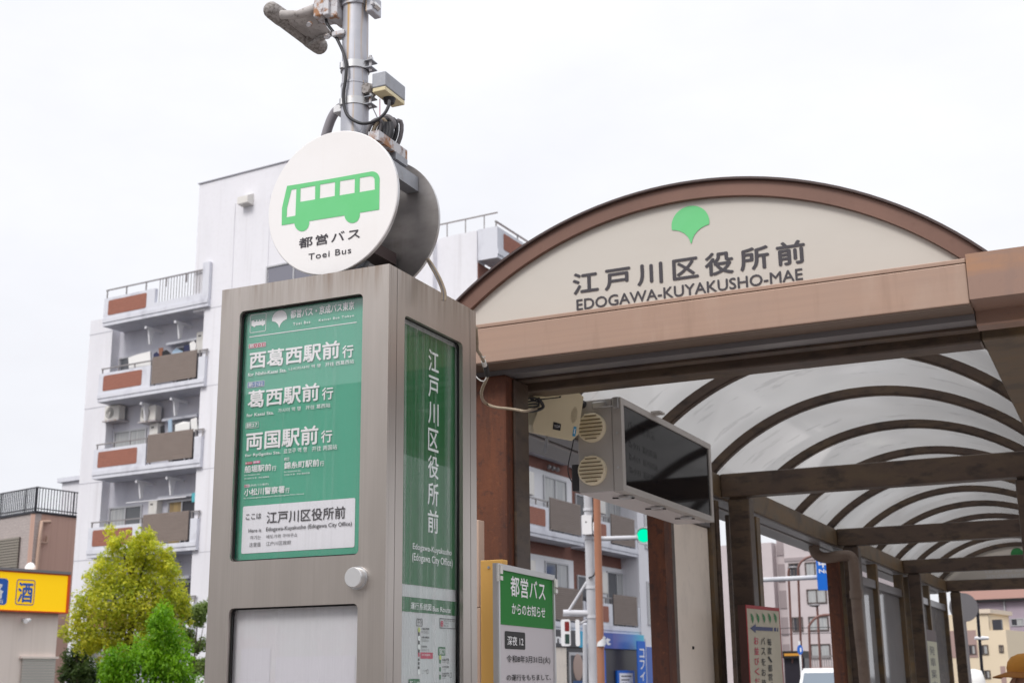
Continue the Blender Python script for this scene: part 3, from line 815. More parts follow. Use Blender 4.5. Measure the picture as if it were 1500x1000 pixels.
m = MB('cable_black'); m.box(xl - 0.035, xl - 0.001, ya + 0.02, ya + 0.09, zb + 0.015, zb + 0.115, None, 0.003); m.build('junction_box', dsp)
m = MB('cable_black'); p = [on_y(*q, ya - 0.01) for q in ((850, 598), (843.5, 628), (838, 655), (832, 683), (834, 698), (838, 706))]
m.tube(smooth_path(p, 5), 0.0022, seg=6); m.build('cable', dsp)

# ================================================================== CREAM LOUDSPEAKER UNIT beside the display
YS_ = 4.36
c0 = on_y(806, 612, YS_)
spk = thing('loudspeaker_unit', 'cream plastic loudspeaker box tilted under the front beam beside the display', 'loudspeaker', tuple(c0))
# outline measured on a plane facing the camera, body 16 cm deep
SPL = Plane(c0, (CR + CF * 0.35), CU); SN = SPL.n
front = [(792, 575), (838, 569), (851, 580), (850, 588), (843, 636), (834, 645), (776, 633), (775, 622)]
m = MB('speaker_cream', 'vent_dark')
A = [SPL.w(*SPL.pix(*q), 0.02) for q in front]; B = [SPL.w(*SPL.pix(*q), -0.13) for q in front]; n = len(front)
cm = sum(A, Vector()) / n; A2 = [cm + (p - cm) * 0.97 + SN * 0.012 for p in A]
m.add(A2 + A + B, [tuple(reversed(range(n)))[::-1]] + [(k, n + k, n + (k + 1) % n, (k + 1) % n) for k in range(n)] + [(n + k, 2 * n + k, 2 * n + (k + 1) % n, n + (k + 1) % n) for k in range(n)] + [tuple(2 * n + k for k in reversed(range(n)))], 'speaker_cream')
m.build('housing', spk)
m = MB('vent_dark')
for i in range(6):
    for j in range(13):
        u_ = (i - 2.5) / 3.0; v_ = (j - 6) / 6.5
        if u_ * u_ + v_ * v_ < 1.0:
            q = SPL.pix(836 + (i - 2.5) * 1.5 - (j - 6) * 0.22, 607 + (j - 6) * 1.8)
            SPL.rect(m, (q[0] - 0.0011, q[1] - 0.0012), (q[0] + 0.0011, q[1] + 0.0012), 'vent_dark', 0.0335, px=False)
m.build('grille', spk)
m = MB('ink_black', 'poster_gray'); SPL.poly(m, [(805, 627.5), (816, 629.8), (817, 619.8), (806, 616.8)], 'ink_black', 0.0335)
SPL.text(m, 'TOA', (807, 625.5), (815.5, 621.5), 'poster_gray', 0.0, off=0.0345); m.build('badge', spk)
m = MB('sticker_blue', 'poster_white'); SPL.poly(m, [(833.5, 637.5), (837.8, 638.2), (839.8, 624.2), (835.6, 623.4)], 'sticker_blue', 0.0335); SPL.poly(m, [(835.4, 634), (836.4, 634.2), (837.8, 627), (836.8, 626.8)], 'poster_white', 0.0342); m.build('sticker', spk)
m = MB('galvanised_box'); q = [SPL.w(*SPL.pix(*p), 0.0) for p in ((802, 638), (798.5, 663))]; m.tube(q, [0.0075, 0.0075], None, 4, smooth=False); m.build('strap', spk)
m = MB('cream_plastic', 'ink_black'); q = [SPL.w(*SPL.pix(*p), 0.05) for p in ((775, 584), (812, 580), (814, 571), (775, 575))]
m.prism(q, SN * -0.03, 'cream_plastic'); q2 = [SPL.w(*SPL.pix(*p), 0.049) for p in ((774, 586), (814.5, 581.5), (815, 579), (774, 583))]; m.prism(q2, SN * -0.028, 'ink_black'); m.build('bracket', spk)
m = MB('cable_black'); p = [SPL.w(*SPL.pix(*q), 0.06) for q in ((780, 582), (786, 590), (787, 595), (780, 599), (768, 601), (758, 600))]; m.tube(smooth_path(p, 5), 0.006, seg=8)
for k in range(4): p = [SPL.w(*SPL.pix(*q), 0.055) for q in ((765, 583 + k * 4), (776, 582 + k * 4.2), (782, 587 + k * 2))]; m.tube(smooth_path(p, 4), 0.003, seg=6)
m.build('cable', spk)

# ================================================================== BUS STOP CABINET
K = on_y(570.2, 386.1, 2.5)
CAZ = YAW - 0.425873          # small turn against the shelter
fr_dir = Vector((math.cos(CAZ), math.sin(CAZ), 0)); sd_dir = Vector((-math.sin(CAZ), math.cos(CAZ), 0))
FP = Plane(K, fr_dir, UP)      # front face: a from -W to 0
SPn = Plane(K, sd_dir, UP)     # side face: a from 0 to D
CW = -FP.pix(325.6, 425.2)[0]; CD = SPn.pix(696.9, 455)[0]; CH = K.z
cab = thing('bus_stop_cabinet', 'brushed steel bus stop cabinet with green destination panels behind glass', 'bus stop', tuple(K + fr_dir * (-CW / 2) + sd_dir * (CD / 2) - UP * CH))


def opening(pl, tl, tr, br, zlow=None, rad=0.012):
    a0 = pl.pix(*tl)[0]; a1 = pl.pix(*tr)[0]; b1 = (pl.pix(*tl)[1] + pl.pix(*tr)[1]) / 2
    b0 = pl.pix(*br)[1] if zlow is None else zlow - CH
    return a0, b0, a1, b1


of = opening(FP, (351.6, 455.4), (531.7, 430.4), (525.6, 811.6)); of2 = opening(FP, (335.5, 890.5), (524, 883.4), None, 0.72)
os1 = opening(SPn, (592.9, 461.7), (677.7, 502.4), None, 0.72)
m = MB('stainless', 'arch_dark')
TH = 0.010


def plate(mb, pl, a0, a1, b0, b1, holes, t=TH):
    mb.prism([pl.w(a0, b0), pl.w(a1, b0), pl.w(a1, b1), pl.w(a0, b1)], pl.n * -t, 'stainless', [[pl.w(*p) for p in h] for h in holes])


hole = lambda o, r=0.012: rrect(*o, r)
plate(m, FP, -CW, 0, -CH + 0.10, 0, [hole(of), hole(of2)])
sx = 0.038
SPi = Plane(K - fr_dir * 0.0005, sd_dir, UP)
plate(m, Plane(K, sd_dir, UP), TH + 0.0005, sx, -CH + 0.1, -0.0, [])
plate(m, Plane(K, sd_dir, UP), sx + 0.002, CD - 0.036, -CH + 0.1, -0.0, [hole(os1)])
plate(m, Plane(K, sd_dir, UP), CD - 0.0335, CD, -CH + 0.1, -0.001, [])
# left and back sheets, top, plinth, dark inner liner
q = lambda a, d, z: K + fr_dir * a + sd_dir * d + UP * (z - CH)
m.prism([q(-CW, TH + .0005, 0.1), q(-CW, CD, 0.1), q(-CW, CD, CH), q(-CW, TH + .0005, CH)], fr_dir * TH, 'stainless')
m.prism([q(-CW + TH + .0005, CD, 0.1), q(-TH - .0005, CD, 0.1), q(-TH - .0005, CD, CH), q(-CW + TH + .0005, CD, CH)], sd_dir * -TH, 'stainless')
m.prism([q(-CW + TH + .001, TH + .001, CH - 0.004), q(-TH - .001, TH + .001, CH - 0.004), q(-TH - .001, CD - TH - .001, CH - 0.004), q(-CW + TH + .001, CD - TH - .001, CH - 0.004)], UP * -0.01, 'stainless')
m.prism([q(-CW + 0.02, 0.02, 0), q(-0.02, 0.02, 0), q(-0.02, CD - 0.02, 0), q(-CW + 0.02, CD - 0.02, 0)], UP * 0.1, 'arch_dark')
m.prism([q(-CW + .016, .046, 0.12), q(-.046, .046, 0.12), q(-.046, CD - .016, 0.12), q(-CW + .016, CD - .016, 0.12)], UP * (CH - 0.15), 'arch_dark')
m.build('casing', cab)


def inset(pl, o, d):
    return Plane(pl.p - pl.n * d, pl.r, pl.u)


for pl, o in ((FP, of), (FP, of2), (SPn, os1)):       # rubber gasket around each opening
    m = MB('black_rubber'); o1 = (o[0] - 0.004, o[1] - 0.004, o[2] + 0.004, o[3] + 0.004); ins = 0.0035 if pl is FP else 0.0015
    ip = inset(pl, o, TH + 0.0003)
    m.prism([ip.w(*p) for p in rrect(*o1, 0.014)], pl.n * -0.004, None, [[ip.w(*p) for p in rrect(o[0] + ins, o[1] + ins, o[2] - ins, o[3] - ins, 0.010)]]); m.build('gasket', cab)
GD = TH + 0.005      # glass depth
# ---- front destination panel
DP = inset(FP, of, GD + 0.010)
pnl = MB('ink_panel_green'); pnl.prism([DP.w(*p) for p in rrect(of[0] - .004, of[1] - .004, of[2] + .004, of[3] + .004, .01)], DP.n * -0.004)
pnl = pnl.build('destination_panel', cab)
m = MB('ink_white'); I = 'ink_white'; O = 0.0012
z1 = lambda x, y: (345 + x / 7.695, 430 + y / 7.695)
z2 = lambda x, y: (345 + x / 7.695, 545 + y / 7.695)
z3 = lambda x, y: (345 + x / 7.895, 660 + y / 7.895)
z4 = lambda x, y: (345 + x / 7.895, 725 + y / 7.895)
Tx = lambda s_, z, a, b, c, d, mm='ink_white', bold=0.012, sp=1.0: DP.text(m, s_, z(a, b), z(c, d), mm, bold, sp, 0.0026)
Tx('都営バス・京成バス東京', z1, 625, 286, 1345, 86, bold=0.018)
Tx('Toei Bus', z1, 655, 362, 850, 303, bold=0.02, sp=1.3); Tx('Keisei Bus Tokyo', z1, 945, 324, 1343, 234, bold=0.02, sp=1.3)
DP.poly(m, [z1(160, 495), z1(1368, 327), z1(1368, 318.5), z1(160, 486.5)], I, O)
DP.outline(m, z1(163, 447), z1(352, 213), I, 0.0012, O, rad=0.004)
bus = [(182, 312), (196, 302), (328, 286), (336, 292), (337, 345), (325, 349), (318, 362), (305, 364), (298, 353), (230, 362), (222, 375), (209, 378), (203, 366), (184, 368), (182, 350)]
win = [[(215 + k * 32, 318 - k * 4.2), (237 + k * 32, 315 - k * 4.2), (237 + k * 32, 300 - k * 4.2), (215 + k * 32, 303 - k * 4.2)] for k in range(4)]
DP.poly(m, [z1(*p) for p in bus], I, O, holes=[[z1(*p) for p in h] for h in win])
DP.ginkgo(m, DP.pix(*z1(495, 384)), DP.pix(*z1(498, 191)), DP.pix(*z1(582, 262))[0] - DP.pix(*z1(413, 275))[0], I, O)


def badge(z, tl, br, mcol, txt, frame=True, tcol='ink_white', bold=0.012):
    bl_, tr_ = z(tl[0], br[1]), z(br[0], tl[1])
    a0, b0 = DP.pix(*bl_); a1, b1 = DP.pix(*tr_)
    DP.rect(m, (a0, b0), (a1, b1), mcol, 0.0010, px=False, rad=0.0015)
    if frame: DP.outline(m, (a0, b0), (a1, b1), 'ink_white', 0.0008, 0.0016, px=False, rad=0.0015)
    dx = (a1 - a0) * 0.07; dy = (b1 - b0) * 0.12
    if txt: DP.text(m, txt, (a0 + dx, b0 + dy), (a1 - dx, b1 - dy), tcol, bold, 1.0, 0.0026, px=False)


badge(z1, (151, 545), (346, 622), 'ink_red', '新小21')
Tx('西葛西駅前', z1, 160, 858, 1184, 524, bold=0.022); Tx('行', z1, 1208, 733, 1337, 572, bold=0.018)
Tx('for Nishi-Kasai Sta.', z1, 146, 936, 583, 842, bold=0.016); Tx('니시카사이 역 행', z1, 607, 872, 965, 790, bold=0.006); Tx('开往 西葛西站', z1, 1018, 826, 1343, 738, bold=0.006)
badge(z2, (139, 92), (330, 180), 'ink_blue', '新小22')
Tx('葛西駅前', z2, 140, 412, 953, 117, bold=0.022); Tx('行', z2, 978, 318, 1110, 163, bold=0.018)
Tx('for Kasai Sta.', z2, 130, 508, 440, 436, bold=0.016); Tx('가사이 역 행', z2, 485, 460, 741, 384, bold=0.006); Tx('开往 葛西站', z2, 797, 426, 1076, 347, bold=0.006)
badge(z2, (117, 555), (265, 638), 'ink_panel_green', '錦27')
Tx('両国駅前', z2, 120, 890, 943, 594, bold=0.022); Tx('行', z2, 968, 800, 1099, 646, bold=0.018)
Tx('for Ryōgoku Sta.', z2, 114, 966, 516, 884, bold=0.016); Tx('료코쿠 역 행', z2, 548, 922, 812, 840, bold=0.006); Tx('开往 两国站', z2, 868, 895, 1153, 810, bold=0.006)
badge(z3, (115, 124), (198, 162), 'ink_red', '新小21', False); badge(z3, (207, 112), (288, 150), 'ink_pink', '船堀', False)
Tx('船堀駅前', z3, 110, 258, 421, 148, bold=0.02); Tx('行', z3, 425, 235, 480, 170)
Tx('for Funabori Sta.', z3, 110, 292, 294, 262, bold=0.01); Tx('후나보리 역 행　开往 船堀站', z3, 110, 335, 396, 290, bold=0.004)
badge(z3, (567, 76), (625, 116), 'ink_panel_green', '錦27')
Tx('錦糸町駅前', z3, 566, 216, 977, 94, bold=0.02); Tx('行', z3, 982, 180, 1032, 114)
Tx('for Kinshichō Sta.', z3, 570, 254, 766, 220, bold=0.01); Tx('긴시초 역 행　开往 锦糸町站', z3, 570, 291, 866, 245, bold=0.004)
badge(z3, (105, 386), (165, 428), 'poster_gray', '新小', False, 'ink_red'); Tx('(京成バス東京)', z3, 170, 420, 390, 370, bold=0.0)
Tx('小松川警察署', z3, 105, 526, 578, 402, bold=0.02); Tx('行', z3, 582, 490, 633, 424)
Tx('for Komatsugawa-Keisatsusho (Komatsugawa Police Station)', z3, 103, 562, 800, 488, bold=0.006)
DP.rect(m, z4(68, 677), z4(1388, 30), 'poster_white', 0.0010, rad=0.004)
D_ = 'ink_dark'
Tx('ここは', z4, 125, 284, 305, 204, D_, 0.012); Tx('江戸川区役所前', z4, 364, 332, 1278, 124, D_, 0.01)
Tx('Here is', z4, 157, 433, 305, 381, D_, 0.006); Tx('여기는', z4, 175, 516, 302, 460, D_, 0.0); Tx('这里是', z4, 164, 600, 300, 541, D_, 0.0)
Tx('Edogawa-Kuyakusho (Edogawa City Office)', z4, 360, 432, 1352, 302, D_, 0.004); Tx('에도가와 쿠야쿠쇼', z4, 360, 503, 724, 434, D_, 0.0); Tx('江户川区政府', z4, 358, 586, 648, 518, D_, 0.0)
m.build('lettering', pnl)
# ---- lower front notice sheet
DP2 = inset(FP, of2, GD + 0.012)
m = MB('poster_gray'); m.prism([DP2.w(*p) for p in rrect(of2[0] - .004, of2[1] - .004, of2[2] + .004, of2[3] + .004, .01)], DP2.n * -0.004); nb = m.build('notice_sheet', cab)
m = MB('poster_pale'); DP2.rect(m, (of2[0] + 0.115, of2[3] - 0.60), (of2[2] - 0.02, of2[3] - 0.11), 'poster_pale', 0.0008, px=False); DP2.rect(m, (of2[0] + 0.02, of2[3] - 0.5), (of2[0] + 0.10, of2[3] - 0.09), 'poster_pale', 0.0008, px=False); m.build('paper', nb)
# ---- side panel
DS = inset(SPn, os1, GD + 0.008)
m = MB('poster_gray'); m.prism([DS.w(*p) for p in rrect(os1[0] - .004, os1[1] - .004, os1[2] + .004, os1[3] + .004, .01)], DS.n * -0.004); sp_ = m.build('route_panel', cab)
m = MB('ink_side_green', 'ink_white'); ar = DS.pix(669.3, 863.5)[0]; al = os1[0] + 0.006
zz = lambda px, py: DS.pix(px, py)[1]
DS.rect(m, (al, zz(630, 859.2)), (ar, os1[3] - 0.008), 'ink_side_green', 0.0008, px=False)
DS.rect(m, (al, zz(630, 898)), (ar, zz(630, 877)), 'ink_side_green', 0.0008, px=False)
a0, b0 = DS.pix(625.3, 779); a1, b1 = DS.pix(641.5, 517); n = 7
cw_ = a1 - a0; ch_ = (b1 - b0) / (n - 1 + 0.84) * 0.84; st = (b1 - b0 - ch_) / (n - 1)
for k, chh in enumerate('江戸川区役所前'):
    DS.text(m, chh, (a0, b1 - ch_ - k * st), (a1, b1 - k * st), 'ink_white', 0.012, off=0.0022, px=False)
DS.text(m, 'Edogawa-Kuyakusho', (603.4, 806.2), (660.3, 805.0), 'ink_white', 0.008, off=0.0022)
DS.text(m, '(Edogawa City Office)', (602.4, 823.2), (661.7, 818.6), 'ink_white', 0.008, off=0.0022)
DS.text(m, '運行系統図', (600.3, 891.6), (630.5, 884), 'ink_white', 0.008, off=0.0022); DS.text(m, 'Bus Route', (632.5, 894.6), (658.7, 889.6), 'ink_white', 0.008, off=0.0022)
m.build('heading', sp_)
# route diagram
m = MB('ink_black'); zr = lambda x, y: (585 + x / 7.694, 870 + y / 7.694)
Tr = lambda s_, a, b, c, d, mm='ink_black', bo=0.0: DS.text(m, s_, zr(a, b), zr(c, d), mm, bo, off=0.0022)
DS.outline(m, zr(187, 356), zr(257, 275), 'ink_black', 0.0015, 0.001, rad=0.003); Tr('平74', 196, 345, 250, 285)
DS.outline(m, zr(450, 380), zr(628, 282), 'ink_black', 0.0015, 0.001); Tr('8', 455, 362, 488, 298, 'ink_red', 0.03)
Tr('葛西駅前行の時刻', 494, 304, 615, 296); Tr('ご案内', 494, 330, 545, 318); Tr('電 話', 494, 362, 540, 344)
xs_ = DS.pix(*zr(216, 600))[0]
zs_ = lambda y: DS.pix(*zr(216, y))[1]
for y0, y1, c in ((420, 475, 'ink_black'), (515, 570, 'ink_black'), (610, 655, 'ink_black'), (655, 700, 'ink_red'), (720, 745, 'ink_black'), (762, 792, 'ink_black'), (810, 838, 'ink_black')):
    DS.rect(m, (xs_ - .004, zs_(y1)), (xs_ + .004, zs_(y0)), c, 0.001, px=False)
for y, c in ((398, 'ink_lime'), (493, 'ink_white'), (590, 'ink_white'), (872, 'ink_white')):
    DS.poly(m, [(xs_ + .006 * math.cos(t * .5236), zs_(y) + .006 * math.sin(t * .5236)) for t in range(12)], c, 0.0014, px=False)
for y, s_ in ((385, '小松川警察'), (480, '小松川郵便局'), (584, '区役所北')):
    Tr(s_, 240, y + 14, 328 if y != 584 else 306, y - 6, bo=0.01); Tr('Komatsugawa', 240, y + 38, 328, y + 30); Tr('Station', 240, y + 50, 328, y + 44)
DS.rect(m, zr(233, 722), zr(374, 655), 'ink_red', 0.001); Tr('江戸川区役所前', 240, 692, 340, 672, 'ink_white', 0.0)
Tr('一之江駅', 240, 868, 298, 850); Tr('Ichinoe', 240, 889, 270, 882); DS.outline(m, zr(304, 890), zr(323, 845), 'ink_black', 0.001, 0.001)
DS.rect(m, zr(434, 688), zr(514, 592), 'ink_side_green', 0.001, rad=0.003); Tr('錦27', 442, 678, 506, 606, 'ink_white')
x2_ = DS.pix(*zr(455, 800))[0]
for y0, y1 in ((755, 800), (840, 892), (930, 985)): DS.rect(m, (x2_ - .004, zs_(y1 - 25)), (x2_ + .004, zs_(y0 - 25)), 'ink_side_green', 0.001, px=False)
DS.poly(m, [(x2_ + .006 * math.cos(t * .5236), zs_(705) + .006 * math.sin(t * .5236)) for t in range(12)], 'ink_lime', 0.0014, px=False)
for y, s_ in ((735, '船堀駅前'), (815, '江戸川区役所'), (890, '東小松川小学校'), (915, '松江第一中')):
    Tr(s_, 474, y + 12, 550, y - 10, bo=0.01)
    Tr('Edogawa', 474, y + 34, 522, y + 26)
DS.outline(m, zr(532, 775), zr(552, 722), 'ink_black', 0.001, 0.001); DS.outline(m, zr(565, 935), zr(586, 882), 'ink_black', 0.001, 0.001)
DS.rect(m, zr(100, 1080), zr(228, 950), 'ink_side_green', 0.001, rad=0.003); Tr('新小22', 108, 1050, 220, 970, 'ink_white')
m.build('route_diagram', sp_)
# ---- glass panes and knob
for pl, o, gm in ((FP, of, 'case_glass'), (FP, of2, 'case_glass'), (SPn, os1, 'side_glass')):
    ip = inset(pl, o, GD); m = MB(gm); m.prism([ip.w(*p) for p in rrect(o[0] - .003, o[1] - .003, o[2] + .003, o[3] + .003, .012)], pl.n * -0.003); m.build('glass_pane', cab)
c = FP.w(*FP.pix(524.5, 846), 0.0); m = MB('steel_clean', 'aluminium')
m.tube([c - FP.n * 0.001, c + FP.n * 0.004], 0.0255, 'steel_clean', 28); m.tube([c + FP.n * 0.004, c + FP.n * 0.020, c + FP.n * 0.023], [0.0225, 0.0225, 0.0205], 'aluminium', 28); m.build('lock_knob', cab)

# ================================================================== ROUND BUS SIGNS above the cabinet
VF = 0.022
RP = Plane(K + sd_dir * VF, fr_dir, UP)
cL = RP.pix(392.4, 312.5); cR = RP.pix(582.7, 283.0); RC = ((cL[0] + cR[0]) / 2, (RP.pix(486, 194)[1] + RP.pix(480, 402)[1]) / 2)
RR = 0.5 * math.hypot(cR[0] - cL[0], 0) * 1.0
RR = (RR + 0.5 * (RP.pix(486, 194)[1] - RP.pix(480, 402)[1])) / 2
circ = lambda pl, c, r, n=72: [pl.w(c[0] + r * math.cos(2 * math.pi * k / n), c[1] + r * math.sin(2 * math.pi * k / n)) for k in range(n)]


def disc(pl, c, r, mface, mback, th=0.011):
    m = MB(mface, mback, 'steel_clean')
    A = circ(pl, c, r - 0.002); nn = pl.n
    m.add(A, [tuple(range(len(A)))], mface)
    B = [p - nn * 0.002 for p in circ(pl, c, r)]; C = [p - nn * th for p in circ(pl, c, r)]; k = len(A)
    m.add(A + B, [(i, k + i, k + (i + 1) % k, (i + 1) % k) for i in range(k)], mface, True)
    m.add(B + C, [(i, k + i, k + (i + 1) % k, (i + 1) % k) for i in range(k)], 'steel_clean', True)
    m.add(C, [tuple(reversed(range(k)))], mback)
    return m


rs = thing('round_bus_sign', 'white round sign with green bus pictogram standing on the cabinet', 'bus sign', tuple(RP.w(RC[0], RC[1] - RR)))
dm = disc(RP, RC, RR, 'sign_white', 'disc_back').build('disc', rs)
m = MB('ink_green', 'ink_dark'); zb_ = lambda x, y: (360 + x / 4.1667, 180 + y / 4.1667)
bus = [(253, 386), (515, 343), (765, 298)]
for k in range(7):
    a = R(95 - 90 * k / 6); bus.append((772 + 46 * math.cos(a), 342 - 45 * math.sin(a)))
bus += [(817, 400), (815, 530), (697, 549)]
for k in range(13):
    a = R(-5 - 172 * k / 12); bus.append((650 + 47 * math.cos(a), 562 - 50 * math.sin(a)))
bus += [(603, 566), (388, 600)]
for k in range(13):
    a = R(-5 - 172 * k / 12); bus.append((343 + 45 * math.cos(a), 611 - 51 * math.sin(a)))
bus += [(298, 613), (220, 626), (222, 520)]
holes = [[(280, 409), (310, 403), (304, 567), (250, 577), (253, 518)]] + [[(335, 400), (425, 384), (424, 468), (333, 483)], [(455, 377), (546, 362), (544, 447), (452, 463)], [(576, 356), (667, 342), (665, 428), (573, 444)], [(697, 336), (760, 326), (778, 330), (787, 342), (789, 408), (695, 424)]]
RP.poly(m, [zb_(*p) for p in bus], 'ink_green', 0.0008, holes=[[zb_(*p) for p in h] for h in holes])
RP.text(m, '都営バス', zb_(324, 768), zb_(699, 640), 'ink_dark', 0.016, 1.22, 0.0010)
RP.text(m, 'Toei Bus', zb_(383, 838), zb_(645, 757), 'ink_dark', 0.006, 1.12, 0.0010)
m.build('pictogram', dm)
# rear sign: offset found so that its right rim lands where measured
vb = 0.3
for _ in range(40):
    pl = Plane(K + sd_dir * vb, fr_dir, UP); mxx = max(project(p)[0] for p in circ(pl, RC, RR)); vb += (643.5 - mxx) * 0.0025
rs2 = thing('round_bus_sign', 'dark grey metal back of the rear round sign facing away', 'bus sign', tuple(K + sd_dir * vb + fr_dir * RC[0] + UP * (RC[1] - RR)))
BP = Plane(K + sd_dir * (vb + 0.008), -fr_dir, UP)
disc(BP, (-RC[0], RC[1]), RR, 'sign_white', 'disc_back').build('disc', rs2)
VM = (VF + vb) / 2

# ================================================================== SUPPORT POLE with clamps, brackets and conduit
PP = Plane(K + sd_dir * (VM + 0.02), fr_dir, UP)
pa, pb = PP.pix(519.5, 190), PP.pix(521, 0)
pw = 0.5 * (PP.pix(537, 190)[0] - PP.pix(502.5, 192)[0])
p_at = lambda b: PP.w(pa[0] + (pb[0] - pa[0]) * (b - pa[1]) / (pb[1] - pa[1]), b)
pole = thing('sign_pole', 'galvanised pole with rust streaks and steel clamps rising behind the round sign', 'pole', tuple(p_at(0.0)))
m = MB('galvanised'); bt = PP.pix(519, -150)[1]
m.tube([p_at(-0.02), p_at(PP.pix(520, 127)[1])], pw * 1.02, None, 28); m.tube([p_at(PP.pix(520, 127)[1]), p_at(bt)], pw * 0.97, None, 28)
m.tube([p_at(PP.pix(520, 128)[1]), p_at(PP.pix(520, 125)[1])], pw * 1.05, None, 28); m.build('shaft', pole)
for py in (101, 154):
    b = PP.pix(520, py)[1]; c = p_at(b); m = MB('steel_clean', 'steel_rusty')
    m.tube([c - UP * 0.010, c + UP * 0.010], pw * 1.08, 'steel_clean', 28)
    for dz in (-0.010, 0.010):
        m.prism([c + fr_dir * pw * .9 + sd_dir * -0.012 + UP * dz, c + fr_dir * (pw + 0.020) + sd_dir * -0.012 + UP * dz, c + fr_dir * (pw + 0.020) + sd_dir * 0.02 + UP * dz, c + fr_dir * pw * .9 + sd_dir * 0.02 + UP * dz], UP * 0.0025, 'galvanised_box')
    c2 = c + fr_dir * (pw + 0.012) - sd_dir * 0.002
    m.tube([c2 - UP * 0.018, c2 + UP * 0.026], 0.004, 'steel_rusty', 8); m.tube([c2 + UP * 0.012, c2 + UP * 0.020], 0.0075, 'steel_clean', 6, smooth=False)
    c3 = c - fr_dir * pw * .55 - sd_dir * pw * .8; m.tube([c3 - UP * .008, c3 + UP * .008], 0.009, 'steel_clean', 8)
    m.build('clamp', pole)
# grey conduit rising from the cabinet on the left
Q = lambda px, py, v=0.0: Plane(K + sd_dir * (VM + 0.02 + v), fr_dir, UP).w(*Plane(K + sd_dir * (VM + 0.02 + v), fr_dir, UP).pix(px, py))
m = MB('conduit_gray', 'white_paint'); m.tube(smooth_path([Q(470, 260, .03), Q(474, 215, .03), Q(481, 186, .03), Q(490, 166, .03), Q(502, 156, .03), Q(512, 153, .04)], 6), 0.0125, 'conduit_gray', 14)
c = Q(501, 163, 0.0); m.box(c.x - 0.014, c.x + 0.012, c.y - 0.02, c.y + 0.02, c.z - 0.010, c.z + 0.010, 'white_paint', 0.002); m.build('conduit', pole)
# brackets joining the two discs at top and bottom
m = MB('steel_rusty', 'galvanised_box', 'arch_dark')


def bar(mb, p0, p1, wx, wz, mm):
    p0, p1 = Vector(p0), Vector(p1); d = (p1 - p0).normalized(); sx_ = d.cross(UP).normalized() * wx / 2; uz_ = sx_.cross(d).normalized() * wz / 2
    mb.prism([p0 - sx_ - uz_, p0 + sx_ - uz_, p0 + sx_ + uz_, p0 - sx_ + uz_], p1 - p0, mm)


DPW = lambda px, py, v: (lambda pl: pl.w(*pl.pix(px, py)))(Plane(K + sd_dir * v, fr_dir, UP))
e1 = DPW(604, 272, vb - 0.004); bar(m, e1 - sd_dir * (vb - VF - 0.016), e1, 0.035, 0.038, 'galvanised_box')
e2 = DPW(589, 229, vb - 0.05); bar(m, e2 - sd_dir * (vb - VF - 0.07), e2, 0.030, 0.026, 'steel_rusty')
e2b = e2 - UP * 0.022; bar(m, e2b - sd_dir * 0.06, e2b, 0.032, 0.018, 'galvanised_box')
p0 = p_at(e1.dot(UP) - CH + 0.02)
bar(m, p0 + sd_dir * 0.0, p0 + fr_dir * ((e1 - p0).dot(fr_dir)), 0.03, 0.03, 'steel_rusty')
m.build('disc_bracket', pole)
m = MB('arch_dark', 'galvanised_box')
e3 = DPW(568, 382, vb - 0.012); bar(m, e3 - sd_dir * (vb - VF - 0.03), e3, 0.05, 0.030, 'arch_dark')
e4 = DPW(540, 383, VM); bar(m, e4, e4 + fr_dir * -0.05 - UP * 0.05, 0.012, 0.004, 'galvanised_box'); m.build('disc_bracket', pole)
# coil of dark cables behind the disc
m = MB('cable_black', 'cable_gray', 'cable_tan', 'ink_red')
cc = Q(563, 196, 0.02)
for k in range(5):
    P_ = []
    for t in range(17):
        a = 2 * math.pi * t / 16; P_.append(cc + fr_dir * (0.012 * math.cos(a) + (k - 2) * 0.009 + 0.012 * math.sin(a)) + UP * (0.036 * math.sin(a) + 0.004 * math.cos(2 * a + k)) + sd_dir * ((k - 2) * 0.010 + 0.01 * math.cos(a)))
    m.tube(P_, 0.0058, ('cable_gray', 'cable_tan', 'cable_black', 'cable_black', 'cable_gray')[k], 8)
m.tube(smooth_path([Q(553, 205, .03), Q(556, 188, .03), Q(561, 175, .02), Q(568, 171, .02), Q(576, 177, .02), Q(577, 184, .02), Q(572, 190, .02), Q(567, 200, .02)], 5), 0.0062, 'cable_gray', 8)
for dx in (0, 5, 9): m.tube(smooth_path([Q(563 + dx, 180), Q(564 + dx, 192), Q(560 + dx, 208), Q(556 + dx, 222)], 4), 0.0075, 'cable_black', 8)
m.tube([Q(556.5, 145, .02), Q(556.5, 178, .02)], 0.0011, 'ink_red', 6); m.tube([Q(545, 156), Q(554, 175)], 0.0014, 'cable_gray', 6)
m.build('cable_coil', pole)
# tan cables dropping from the rear disc to the cabinet roof
m = MB('cable_tan', 'cable_gray')
for k, off in enumerate((0, 2.2, -1.6)):
    m.tube(smooth_path([DPW(626 + off * .5, 379, vb - .04), DPW(632 + off, 389, vb - .04), DPW(640 + off, 403, vb - .05), DPW(646 + off, 416, vb - .05), DPW(650 + off, 429, vb - .05), DPW(650 + off, 440, vb - .05)], 4), 0.0034, ('cable_gray', 'cable_tan', 'cable_tan')[k], 7)
m.build('roof_cable', pole)

